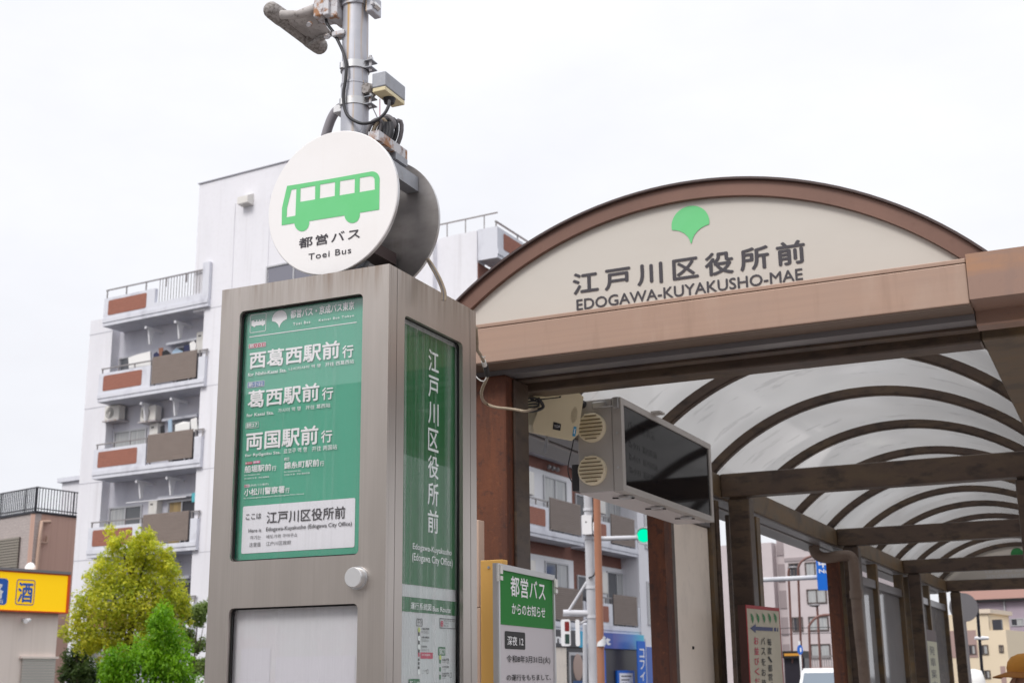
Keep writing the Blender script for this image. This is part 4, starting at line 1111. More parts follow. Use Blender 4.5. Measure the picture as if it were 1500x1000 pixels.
# ------------------------------------------------------------------ weathered antenna on the pole
ant = thing('antenna', 'lichen covered grey antenna with two rounded ends clamped to the pole', 'antenna', tuple(Q(500, 30)))
m = MB('lichen_gray', 'dirty_plate')
A0, A1 = Q(399, 16, -0.04), Q(467, 67, 0.10)
ax = (A1 - A0).normalized(); rr = 0.0235
ends = [A0 + ax * rr * t for t in (-0.95, -0.8, -0.5, -0.1)]
prof = [(-1.0, .12), (-0.93, .45), (-0.75, .72), (-0.45, .93), (0, 1.0), (1.2, 1.04), (2.0, .95)]
m.tube([A0 + ax * rr * t for t, _ in prof], [rr * q for _, q in prof], 'lichen_gray', 18)
m.tube([A1 - ax * rr * t for t, _ in prof], [rr * q for _, q in prof], 'lichen_gray', 18)
sd_ = (A1 - A0).cross(CF).normalized(); sd_ = sd_ if sd_.dot(CR) < 0 else -sd_
m.tube([A0 + sd_ * rr * .42, A1 + sd_ * rr * .42], rr * 0.56, 'lichen_gray', 14)
H0, H1 = Q(462, 18, -0.01), Q(487, 50, 0.03)
lo = [A0 + ax * 0.02 + sd_ * rr * .3, A1 - ax * 0.012 + sd_ * rr * .3, H1, H0]
tri = lo + [p + (CF * 0.012) for p in lo]
m.add(tri, [(0, 1, 2, 3), (7, 6, 5, 4), (0, 4, 5, 1), (1, 5, 6, 2), (2, 6, 7, 3), (3, 7, 4, 0)], 'dirty_plate')
m.tube([Q(412, 22, -.035), Q(436, 22, -.03), Q(462, 14, -0.02)], [0.0125, 0.0115, 0.0155], 'dirty_plate', 12)
m.tube([Q(452, 66, .06), Q(470, 56, .04), Q(484, 50, 0.03)], [0.006, 0.008, 0.008], 'lichen_gray', 10); m.build('body', ant)
m = MB('steel_rusty', 'steel_clean', 'galvanised')
c = Q(479, 17, -0.02); T_ = Matrix.Translation(c) @ Matrix(((fr_dir.x, sd_dir.x, 0, 0), (fr_dir.y, sd_dir.y, 0, 0), (0, 0, 1, 0), (0, 0, 0, 1)))
m.box(-0.024, 0.012, -0.03, 0.03, -0.026, 0.026, 'steel_rusty', 0.004, T_); m.box(0.0125, 0.030, -0.04, 0.02, -0.034, 0.020, 'steel_rusty', 0.003, T_); m.build('mounting_bracket', ant)
m = MB('steel_rusty'); c = Q(494, 18, -0.02); T2 = Matrix.Translation(c) @ T_.to_3x3().to_4x4(); m.box(-0.012, 0.018, -0.03, 0.04, -0.028, 0.028, 'steel_rusty', 0.004, T2)
c = Q(505, 42, -0.03); T3 = Matrix.Translation(c) @ T_.to_3x3().to_4x4(); m.box(-0.034, 0.004, -0.01, 0.02, -0.02, -0.006, 'steel_rusty', 0.003, T3)
m.build('mounting_bracket', ant)
m = MB('galvanised', 'steel_clean', 'steel_rusty'); cp_ = p_at(PP.pix(521, 2)[1])
m.tube([cp_ - UP * 0.022, cp_ + UP * 0.06], pw * 1.10, 'galvanised', 28)
for dz in (0.0,):
    T4 = Matrix.Translation(cp_) @ T_.to_3x3().to_4x4(); m.box(-pw * 1.5, pw * 1.45, -pw * 1.25, -pw * 1.12, -0.012, 0.07, 'galvanised', 0.002, T4)
    m.box(pw * 1.18, pw * 1.75, -0.02, 0.03, -0.05, 0.0, 'galvanised', 0.003, T4)
m.build('pole_collar', ant)
for dx, dz, dy in ((-1.15, 0.012, -1.35), (1.75, -0.03, 0.0)):
    m = MB('steel_clean', 'steel_rusty')
    b_ = cp_ + fr_dir * pw * dx + UP * dz + sd_dir * pw * dy
    m.tube([b_ - sd_dir * 0.012, b_ + sd_dir * 0.012], 0.009, 'steel_clean', 6, smooth=False); m.tube([b_ - sd_dir * 0.022, b_ + sd_dir * 0.012], 0.005, 'steel_rusty', 8); m.build('bolt', ant)
for px, py in ((455, 35), (481, 53), (493, 12), (484, 19)):
    b_ = Q(px, py, -0.03); m = MB('steel_rusty'); m.tube([b_, b_ - sd_dir * 0.01 - UP * 0.008], 0.007, 'steel_rusty', 6, smooth=False); m.build('bolt', ant)
m = MB('cable_black'); m.tube(smooth_path([Q(476, 24, -.02), Q(480, 36, -.03), Q(488, 47, -.03), Q(496, 62, -.03), Q(503, 78, -.04), Q(507, 98, -.045), Q(506, 118, -.045), Q(503, 138, -.045), Q(505, 160, -.045), Q(513, 173, -.045), Q(530, 181, -.045), Q(548, 178, -.03), Q(562, 168, -.02), Q(569, 156, -.01), Q(570, 148, 0)], 6), 0.0042, seg=8); m.build('cable', ant)

# ------------------------------------------------------------------ small grey sensor box on the pole
sb = thing('sensor_box', 'small grey metal box with cream underside beside the pole', 'sensor box', tuple(Q(566, 140, 0.0)))
BPl = Plane(Q(566, 128, 0), fr_dir, UP)
cA = Q(564.5, 106, 0.0); 
bx0 = Q(543.5, 121, -0.0); wB = 0.036
T_ = Matrix.Translation(Q(564.5, 125.5, -0.01)) @ Matrix(((fr_dir.x, sd_dir.x, 0, 0), (fr_dir.y, sd_dir.y, 0, 0), (0, 0, 1, 0), (0, 0, 0, 1)))
hB = (Plane(Q(564.5, 125.5, -0.01), fr_dir, UP).pix(564.5, 103.5)[1] - Plane(Q(564.5, 125.5, -0.01), fr_dir, UP).pix(564.5, 125.5)[1])
m = MB('galvanised_box', 'cream_plastic'); m.box(-0.040, 0, 0, 0.105, 0.001, hB, 'galvanised_box', 0.003, T_); m.build('hood', sb)
m = MB('cream_plastic'); m.box(-0.039, -0.001, 0.001, 0.104, -0.011, 0.0005, 'cream_plastic', 0.002, T_); m.build('base', sb)
m = MB('cable_black'); m.tube([T_ @ Vector((-0.018, 0.052, -0.011)), T_ @ Vector((-0.018, 0.052, -0.024))], [0.017, 0.013], None, 16); m.build('cable_gland', sb)
m = MB('lichen_gray', 'steel_rusty'); c = Q(540, 133, 0.0); m.tube([p_at(PP.pix(520, 132)[1]) + fr_dir * pw * 0.9, Q(546, 131, 0.01)], 0.0135, 'lichen_gray', 14); m.tube([c - sd_dir * 0.018, c + sd_dir * 0.018], 0.014, 'lichen_gray', 14); m.build('swivel_arm', sb)

# ------------------------------------------------------------------ loose wire from the cabinet to the shelter
wp = [(697, 480), (698.5, 500), (699, 512), (704, 520), (711, 535), (714.5, 549), (707, 568), (705.5, 580), (711, 590), (725, 596), (742, 598), (757, 600), (770, 602), (786, 598)]
m = MB('cable_tan', 'black_rubber', 'clear_plastic')
P_ = [on_y(px, py, 3.0 + 0.8 * i / 12 if i < 8 else (3.85 if i < 13 else 4.22)) for i, (px, py) in enumerate(wp)]
m.tube(smooth_path(P_, 6), 0.0048, 'cable_tan', 8)
m.tube([P_[4] * .6 + P_[3] * .4, P_[5] * .85 + P_[4] * .15], 0.0075, 'galvanised_box' if False else 'clear_plastic', 8); m.tube([P_[4], P_[5]], 0.0082, 'black_rubber', 8)
m.tube(smooth_path([P_[5], on_y(709, 558, P_[5].y), on_y(702, 556, P_[5].y), on_y(697, 551, P_[5].y)], 4), 0.0016, 'clear_plastic', 6)
m.tube(smooth_path([P_[3], on_y(709, 524, P_[3].y), on_y(710.5, 521, P_[3].y)], 3), 0.0015, 'clear_plastic', 6)
tag(m.build('loose_wire'), 'loose tan electric wire looping from the cabinet to the rusty post', 'wire')

# ================================================================== NOTICE BOARD on its wooden support
NAZ = R(-4.9); nd = Vector((math.sin(NAZ), math.cos(NAZ), 0))
N0 = on_y(730, 824, 3.36)
NP = Plane(N0, nd, UP)
ntc = thing('notice_board', 'aluminium framed notice with green heading and printed text below', 'notice board', (N0.x, N0.y, 0))
wN = NP.pix(812.5, 842)[0]
m = MB('aluminium'); bw = 0.0165
a0, a1, b1, b0 = 0, wN, 0, -0.95
m.prism([NP.w(a0, b0), NP.w(a1, b0), NP.w(a1, b1), NP.w(a0, b1)], NP.n * -0.012, 'aluminium', [[NP.w(a0 + bw * .8, b0 + bw), NP.w(a1 - bw * .7, b0 + bw), NP.w(a1 - bw * .7, b1 - bw), NP.w(a0 + bw * .8, b1 - bw)]])
q0 = NP.w(0, 0); m.prism([q0 - NP.n * .002, q0 - NP.n * .016, q0 - NP.n * .016 - UP * .95, q0 - NP.n * .002 - UP * .95], nd * -0.004, 'aluminium')
m.build('frame', ntc)
m = MB('notice_white'); m.prism([NP.w(a0 + bw * .8, b0 + bw, -.006), NP.w(a1 - bw * .7, b0 + bw, -.006), NP.w(a1 - bw * .7, b1 - bw, -.006), NP.w(a0 + bw * .8, b1 - bw, -.006)], NP.n * -0.01); ns = m.build('sheet', ntc)
NS = Plane(NP.w(0, 0, -0.006), nd, UP)
m = MB('notice_green', 'ink_white', 'ink_black'); n1 = lambda x, y: (700 + x / 5.0, 800 + y / 5.0)
NS.poly(m, [(a0 + bw * .8, NS.pix(*n1(158, 568))[1]), (a1 - bw * .7, NS.pix(*n1(158, 568))[1]), (a1 - bw * .7, b1 - bw), (a0 + bw * .8, b1 - bw)], 'notice_green', 0.001, px=False)
NS.text(m, '都営バス', n1(235, 362), n1(488, 262), 'ink_white', 0.012, 1.08, 0.002); NS.text(m, 'からのお知らせ', n1(244, 495), n1(488, 445), 'ink_white', 0.012, 1.0, 0.002)
NS.rect(m, n1(196, 747), n1(344, 630), 'ink_black', 0.001, rad=0.006); NS.text(m, '深夜 12', n1(212, 722), n1(328, 662), 'ink_white', 0.008, 1.0, 0.002)
NS.text(m, '令和8年3月31日(火)', n1(208, 856), n1(525, 805), 'ink_black', 0.004, 1.0, 0.002); NS.text(m, 'の運行をもちまして、', n1(208, 982), n1(530, 935), 'ink_black', 0.004, 1.0, 0.002)
NS.text(m, '運行を終了いたします。', n1(208, 1110), n1(535, 1058), 'ink_black', 0.004, 1.0, 0.002); m.build('lettering', ns)
for a, b in ((0.006, -0.012), (wN - 0.004, -0.02)):
    m = MB('clear_plastic', 'steel_clean')
    for dz in (0.0, -0.012, -0.03):
        p = NP.w(a, b + dz); m.prism([p - nd * .010 - UP * .006 + NP.n * .002, p + nd * .010 - UP * .006 + NP.n * .002, p + nd * .010 + UP * .006 + NP.n * .002, p - nd * .010 + UP * .006 + NP.n * .002], NP.n * 0.006, 'clear_plastic')
    p = NP.w(a - 0.012 if a < .1 else a + .008, b - 0.02); m.tube([p + UP * .03, p - UP * .02], 0.004, 'clear_plastic', 8); m.build('clip', ntc)
# wooden boards behind it
bl = on_y(708, 830, 3.52); br_ = on_y(727, 822, 3.52)
bd = MB('wood_orange', 'steel_clean'); ztp = on_y(712, 821, 3.52).z
bd.box(bl.x, br_.x + 0.03, 3.50, 3.535, 0.0, ztp, 'wood_orange', 0.002)
c = on_y(716, 830.5, 3.5); bd.tube([c + Vector((0, .001, 0)), c - Vector((0, .003, 0))], 0.004, 'steel_clean', 8)
tag(bd.build('wooden_board'), 'orange plywood board standing behind the green notice', 'board')
bp = MB('wood_pale'); xa = on_y(692, 800, 3.62).x; xb = on_y(705.5, 800, 3.62).x; zt_ = on_y(702, 762, 3.62).z; zm = on_y(702, 890, 3.62).z
bp.box(xa, xb, 3.60, 3.64, zm + 0.001, zt_, 'wood_pale', 0.002); bp.box(xa, xb + 0.004, 3.60, 3.64, 0, zm - 0.001, 'wood_pale', 0.002)
tag(bp.build('wooden_post'), 'pale wooden post between the cabinet edge and the orange board', 'post')

# ================================================================== CREAM BOARD WITH BLUE ARROW by the second post
BAZ = R(7.8); bdv = Vector((math.sin(BAZ), math.cos(BAZ), 0)); B0 = on_y(1092.5, 885, 6.95)
WP = Plane(B0, bdv, UP); wB_ = WP.pix(1141.5, 890)[0]
ib = thing('information_board', 'cream board with red frame, blue arrow and vertical writing', 'board', (B0.x, B0.y, 0))
m = MB('board_edge', 'board_red'); hB_ = 1.5
m.prism([WP.w(0, -hB_, -.003), WP.w(wB_, -hB_, -.003), WP.w(wB_, 0, -.003), WP.w(0, 0, -.003)], WP.n * -0.045, 'board_edge')
m.prism([WP.w(0, -hB_), WP.w(wB_, -hB_), WP.w(wB_, 0), WP.w(0, 0)], WP.n * -0.0028, 'board_red', [[WP.w(.010, -hB_ + .01), WP.w(wB_ - .008, -hB_ + .01), WP.w(wB_ - .008, -.018), WP.w(.010, -.018)]])
fm = m.build('frame', ib)
m = MB('board_cream'); m.prism([WP.w(.0105, -hB_ + .0105, -.0008), WP.w(wB_ - .0085, -hB_ + .0105, -.0008), WP.w(wB_ - .0085, -.0185, -.0008), WP.w(.0105, -.0185, -.0008)], WP.n * -0.0018); fc = m.build('sheet', ib)
m = MB('leaf_print', 'arrow_navy', 'ink_red', 'ink_black'); w1 = lambda x, y: (1080 + x / 7.694, 870 + y / 7.694)
for x in (146, 210, 276, 342, 406):
    WP.poly(m, [w1(*p) for p in ((x, 212), (x + 18, 222), (x + 36, 245 + 8), (x + 38, 290), (x + 30, 320), (x + 26, 325), (x + 22, 300), (x + 8, 268), (x + 16, 262), (x + 2, 240), (x + 10, 236))], 'leaf_print', 0.0012)
WP.poly(m, [w1(*p) for p in ((143, 380), (207, 333), (207, 362), (398, 372), (398, 414), (207, 404), (207, 433))], 'arrow_navy', 0.0012)
WP.poly(m, [w1(*p) for p in ((413, 373), (436, 374), (436, 417), (413, 416))], 'arrow_navy', 0.0012); WP.poly(m, [w1(*p) for p in ((448, 375), (459, 376), (459, 419), (448, 418))], 'arrow_navy', 0.0012)


def column(pl, txt, x0, x1, ytop, step, hgt, zf, mm, bold=0.01):
    for k, c in enumerate(txt):
        pl.text(m, c, zf(x0 + k * 3.2, ytop + k * step + hgt), zf(x1 + k * 3.2, ytop + k * step), mm, bold, 1.0, 0.002)


column(WP, 'お並びください', 188, 235, 480, 116, 82, w1, 'ink_red'); column(WP, 'バスをお待ちの方', 265, 308, 484, 118, 80, w1, 'ink_black'); column(WP, '毎度、都営バスを', 338, 380, 497, 98, 80, w1, 'ink_black')
m.build('lettering', fc)
# leaflet rack in the farthest side bay
m = MB('flyer_cream', 'ink_dark', 'board_edge', 'sign_red'); LP = Plane(on_x(1362, 930, -2.0), (0, 1, 0), UP)
a, b = LP.pix(1361, 1010); c_, d_ = LP.pix(1372, 940)
m.prism([LP.w(a, b - 0.6), LP.w(c_, b - 0.6), LP.w(c_, d_), LP.w(a, d_)], LP.n * -0.01, 'flyer_cream')
m.prism([LP.w(a, d_ + .001), LP.w(c_, d_ + .001), LP.w(c_, d_ + 0.12), LP.w(a, d_ + 0.12)], LP.n * -0.012, 'board_edge')
for k, ch in enumerate('発車案内'): LP.text(m, ch, (a + (c_ - a) * .3, d_ - 0.14 - k * 0.12), (a + (c_ - a) * .75, d_ - 0.05 - k * 0.12), 'ink_dark', 0.0, off=0.002, px=False)
tag(m.build('leaflet_panel'), 'narrow cream leaflet hung on the farthest side bay', 'leaflet')

# ================================================================== WAITING PERSON in an orange cap
pc = on_y(1495, 985, 7.6)
px_, py_ = pc.x + 0.055, pc.y
zh = on_y(1495, 966, 7.6).z
per = thing('person', 'person in an orange peaked cap and grey jacket at the lower right corner', 'person', (px_, py_, 0))
sc_ = zh / 1.70


def skin_mesh(name, verts, edges, radii, mname, parent, sub=2):
    me = bpy.data.meshes.new(name); me.from_pydata([tuple(v) for v in verts], edges, []); o = bpy.data.objects.new(name, me); COL.objects.link(o)
    md = o.modifiers.new('s', 'SKIN'); me.skin_vertices[0].data[0].use_root = True
    for i, r in enumerate(radii):
        me.skin_vertices[0].data[i].radius = r if isinstance(r, tuple) else (r, r)
    md.use_smooth_shade = True
    ms = o.modifiers.new('u', 'SUBSURF'); ms.levels = sub; ms.render_levels = sub
    dg = bpy.context.evaluated_depsgraph_get(); m2 = bpy.data.meshes.new_from_object(o.evaluated_get(dg)); bpy.data.objects.remove(o)
    m2.name = name; m2.materials.clear(); m2.materials.append(MATS[mname]); ob = bpy.data.objects.new(name, m2); COL.objects.link(ob)
    for p in m2.polygons: p.use_smooth = True
    if parent is not None: ob.parent = parent; ob.matrix_parent_inverse = WINV[parent.name]
    WINV[ob.name] = Matrix.Identity(4); return ob


fw = (-CR * 0.85 - CF * 0.30); fw.z = 0; fw.normalize(); lt = UP.cross(fw)
pp = lambda f_, l_, z: Vector((px_, py_, 0)) + fw * f_ * sc_ + lt * l_ * sc_ + UP * z * sc_
V_ = [pp(0, 0, .95), pp(0, 0, 1.15), pp(-.01, 0, 1.36), pp(0, 0, 1.46), pp(.03, 0, 1.55), pp(.035, 0, 1.66)]
Rd = [(.15, .12), (.15, .11), (.15, .10), .055, (.075, .09), (.07, .085)]
Ed = [(0, 1), (1, 2), (2, 3), (3, 4), (4, 5)]
for s_ in (1, -1):
    k = len(V_); V_ += [pp(-.01, s_ * .19, 1.40), pp(-.02, s_ * .235, 1.12), pp(.06, s_ * .22, .90), pp(.08, s_ * .21, .82)]; Rd += [.065, .05, .038, (.022, .04)]; Ed += [(2, k), (k, k + 1), (k + 1, k + 2), (k + 2, k + 3)]
    for j in range(4):
        V_ += [pp(.085 + .004 * j, s_ * (.185 + .016 * j), .775), pp(.10, s_ * (.185 + .016 * j), .735 - .008 * (j in (1, 2)))]; kk = len(V_); Rd += [.010, .008]; Ed += [(k + 3, kk - 2), (kk - 2, kk - 1)]
    V_ += [pp(.11, s_ * .18, .80), pp(.12, s_ * .175, .765)]; kk = len(V_); Rd += [.011, .009]; Ed += [(k + 3, kk - 2), (kk - 2, kk - 1)]
    k = len(V_); V_ += [pp(0, s_ * .095, .85), pp(.01, s_ * .10, .48), pp(-.02, s_ * .10, .09), pp(.10, s_ * .11, .035)]; Rd += [.095, .065, .048, (.045, .035)]; Ed += [(0, k), (k, k + 1), (k + 1, k + 2), (k + 2, k + 3)]
body = skin_mesh('body', V_, Ed, Rd, 'skin', per)
V2 = [pp(0, 0, .90), pp(0, 0, 1.15), pp(-.01, 0, 1.36), pp(0, 0, 1.455)]; R2 = [(.175, .145), (.17, .13), (.17, .12), .075]; E2 = [(0, 1), (1, 2), (2, 3)]
for s_ in (1, -1):
    k = len(V2); V2 += [pp(-.01, s_ * .19, 1.40), pp(-.02, s_ * .235, 1.12), pp(.06, s_ * .22, .91)]; R2 += [.08, .065, .052]; E2 += [(2, k), (k, k + 1), (k + 1, k + 2)]
skin_mesh('jacket', V2, E2, R2, 'jacket_gray', per)
V3 = [pp(0, 0, .93)]; R3 = [(.17, .135)]; E3 = []
for s_ in (1, -1):
    k = len(V3); V3 += [pp(0, s_ * .095, .85), pp(.01, s_ * .10, .48), pp(-.02, s_ * .10, .06)]; R3 += [.11, .085, .07]; E3 += [(0, k), (k, k + 1), (k + 1, k + 2)]
skin_mesh('trousers', V3, E3, R3, 'trouser_dark', per)
m = MB('skin', 'ink_black', 'hair_dark')
m.tube([pp(.105, 0, 1.625), pp(.138, 0, 1.575), pp(.105, 0, 1.565)], [.008, .015, .008], 'skin', 8)
for s_ in (1, -1):
    m.ball(pp(.105, s_ * .03, 1.615), .011, 'ink_black', 8, 6); m.ball(pp(.03, s_ * .082, 1.60), (.012, .02, .03), 'skin', 8, 6)
m.tube([pp(.112, -.022, 1.535), pp(.118, 0, 1.533), pp(.112, .022, 1.535)], .006, 'ink_black', 6)
m.ball(pp(-.02, 0, 1.60), .088, 'hair_dark', 14, 8); m.build('face_and_hair', per)
m = MB('cap_orange', 'cap_brim')
T_ = Matrix(((fw.x, lt.x, 0, px_), (fw.y, lt.y, 0, py_), (0, 0, 1, 0), (0, 0, 0, 1)))
rings = [(0.0, .107), (.025, .108), (.055, .100), (.082, .078), (.097, .045), (.102, .004)]
vs_ = []; sg = 24
for h_, r_ in rings:
    vs_ += [((.025 + r_ * 1.08 * math.cos(2 * math.pi * k / sg)) * sc_, r_ * .92 * math.sin(2 * math.pi * k / sg) * sc_, (1.635 + h_) * sc_) for k in range(sg)]
m.add(vs_, [(i * sg + k, i * sg + (k + 1) % sg, (i + 1) * sg + (k + 1) % sg, (i + 1) * sg + k) for i in range(len(rings) - 1) for k in range(sg)], 'cap_orange', True, T_)
br = []; nb_ = 12
for k in range(nb_ + 1):
    a = R(-62 + 124 * k / nb_)
    for rr_, dz in ((.108, 0.004), (.185, -.022)):
        rx = rr_ if rr_ < .11 else .11 + .085 * math.cos(a) ** 0.7
        br.append(((.025 + rx * 1.06 * math.cos(a)) * sc_, rx * .92 * math.sin(a) * sc_, (1.635 + dz - .012 * math.sin(a) ** 2) * sc_))
n_ = len(br); br += [(p[0], p[1], p[2] - .004) for p in br]
fs = []
for k in range(nb_):
    a = 2 * k; fs += [(a, a + 2, a + 3, a + 1), (n_ + a, n_ + a + 1, n_ + a + 3, n_ + a + 2), (a + 1, a + 3, n_ + a + 3, n_ + a + 1)]
m.add(br, fs, 'cap_brim', True, T_); m.build('cap', per)

# ================================================================== BUILDINGS
def copy_thing(root, delta=(0, 0, 0), label=None, rotz=0.0):
    r = root.copy(); COL.objects.link(r); r.location = Vector(root.location) + Vector(delta); r.rotation_euler.z += rotz
    if label: r['label'] = label
    for ch in root.children:
        c = ch.copy(); COL.objects.link(c); c.parent = r
        for g_ in ch.children:
            d = g_.copy(); COL.objects.link(d); d.parent = c
    return r


def window(T, u0, u1, z0, z1, v, parent, fm='frame_silver', gl=('window_glass', 'window_pale'), mull=1, fw=0.06, depth=0.05, split=None):
    """sliding window set in the plane v (frame proud of it), panes as sub-parts"""
    m = MB(fm, T=T)
    m.box(u0, u1, v - depth, v + 0.02, z0, z0 + fw); m.box(u0, u1, v - depth, v + 0.02, z1 - fw, z1)
    m.box(u0, u0 + fw, v - depth, v + 0.02, z0 + fw, z1 - fw); m.box(u1 - fw, u1, v - depth, v + 0.02, z0 + fw, z1 - fw)
    us = [u0 + fw + (u1 - u0 - 2 * fw) * k / (mull + 1) for k in range(mull + 2)]
    for u in us[1:-1]: m.box(u - fw / 2, u + fw / 2, v - depth * .9, v + 0.02, z0 + fw, z1 - fw)
    f = m.build('window', parent)
    for k in range(mull + 1):
        m = MB(gl[k % len(gl)], T=T); m.box(us[k] + fw / 2, us[k + 1] - fw / 2, v - depth * .3, v + 0.015, z0 + fw, z1 - fw); m.build('pane', f)
    return f


# ---- city office behind the viewer, mirrored in the cabinet; unseen right wing added to darken its side reflection
of_ = thing('office_building', 'grey pillared office behind the viewer with an unseen right wing added for reflections', 'office building', (0, -24, 0))
m = MB('office_gray'); m.box(-26, 44, -40, -24, 0, 9.2); m.box(32, 44, -23.99, 34, 0, 9); m.build('wall', of_)
for k in range(17):
    x = -25 + k * 2.9; m = MB('office_pale'); m.box(x, x + .8, -24.5, -24.001, 0, 9.0); m.build('pillar', of_)
    m = MB('window_dark'); m.box(x + .81, x + 2.89, -24.06, -24.002, 1.0, 7.6); m.build('window', of_)
for k in range(15):
    y = -22 + k * 3.4; m = MB('window_dark'); m.box(31.94, 31.999, y, y + 2.6, 1.0, 8.0); m.build('window', of_)

# ---- white apartment block
PA = at_d(145, 700, 51); F1 = Frame(PA, R(95)); T1 = F1.M
uCorner = F1.uz(700, 380)[0]; C2 = F1.w(uCorner, 0, 0); F2 = Frame(C2, R(2)); T2 = F2.M
SL = [3.17, 6.19, 9.19, 12.20, 15.27]; TOW = 20.36; RD = 0.38; VB = -0.75
apt = thing('apartment_block', 'white concrete apartment block with brick panelled balconies and a tall blank stair tower', 'apartment block', tuple(F1.w(8, 2, 0)))
uP, uR0 = -1.09, 0.2; VW = -0.60; uR1 = F1.uz(299, 459, VW)[0]; uB0 = F1.uz(135.5, 690, VB)[0]; uB1 = F1.uz(293.3, 670, VB)[0]
uT0, uT1 = F1.uz(291.5, 290, VW)[0], F1.uz(480, 300, VW)[0]
m = MB('wall_white', 'wall_back', 'metal_rail', T=T1)
m.box(uP, uR0, 0, 9, 0, 15.9, 'wall_white'); m.box(uR1, uT1, VW, 9, 0, SL[4] - 0.1, 'wall_white')
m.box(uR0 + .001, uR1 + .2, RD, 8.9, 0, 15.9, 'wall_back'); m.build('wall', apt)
m = MB('wall_white', 'metal_rail', T=T1); m.box(uT0, uT1, VW + .002, 3, SL[4] - 0.0995, TOW, 'wall_white'); m.build('stair_tower', apt); m = MB('metal_rail', T=T1); m.box(uT0 - .05, uT1 + .05, VW - 0.05, 3.05, TOW + 0.001, TOW + 0.035, 'pipe_gray')
m.build('coping', apt)
for z in (6.1, 9.1, 12.2, 15.2): m = MB('pipe_gray', T=T1); m.box(uR1 + 0.03, uT1, VW - 0.004, VW - .0005, z, z + 0.02); m.build('wall_joint', apt)
m = MB('wall_white', T=T1); m.box(uT1 + .002, uCorner - .03, 0.001, .5, 0, 16.35, 'wall_white')
for k in range(3):
    u = uT1 + 1.6 + k * 1.15; m.box(u, u + 0.42, -0.22, 0.0, 0, 16.35, 'wall_white')
m.build('corner_wall', apt)
m = MB('metal_rail', T=T1)
for u in np.arange(uT1 + 0.2, uCorner + .7, 0.75): m.box(u, u + 0.03, 0.05, 0.08, 16.35, 16.85)
m.box(uT1 + 0.1, uCorner + .75, 0.045, 0.085, 16.85, 16.89); m.build('roof_rail', apt)
for px in (342, 393): u = F1.uz(px, 340, VW)[0]; m = MB('wall_white', T=T1); m.box(u, u + .05, VW - .02, VW - .0005, 15.4, 19.2); m.build('wall_joint', apt)
for zq in SL: m = MB('pipe_gray', T=T1); m.box(uP, uR0 - .01, -.008, -.0005, zq + .02, zq + .04); m.build('wall_joint', apt)
uv, zv = F1.uz(364, 295, VW); m = MB('ac_white', T=T1); m.prism([(uv - .25, VW, zv - .2), (uv - .25, VW - .34, zv - .17), (uv - .25, VW - .34, zv + .1), (uv - .25, VW, zv + .27)], (0.5, 0, 0)); m.build('vent_hood', apt)
u0, z1_ = F1.uz(391, 391, VW); window(T1, u0, u0 + 2.6, z1_ - 1.6, z1_, VW, apt, mull=1, gl=('window_blue',))
# balconies of the left facade
ubk = lambda f: uB0 + (uB1 - uB0) * f


def slats(mb, u0, u1, v, z0, z1, n=17, vert=False):
    h = (z1 - z0) / n
    mb.box(u0, u1, v + 0.03, v + 0.04, z0, z1, 'slat_dark')
    for k in range(n): mb.box(u0, u1, v, v + 0.03, z0 + k * h, z0 + k * h + h * 0.78, 'slat_brown')


def rail(mb, u0, u1, v, zt_, zb_, posts=4):
    mb.box(u0, u1, v - .03, v + .03, zt_ - 0.045, zt_)
    for k in range(posts): u = u0 + 0.05 + (u1 - u0 - 0.1) * k / (posts - 1); mb.box(u - .022, u + .022, v - .02, v + .02, zb_, zt_ - 0.045)


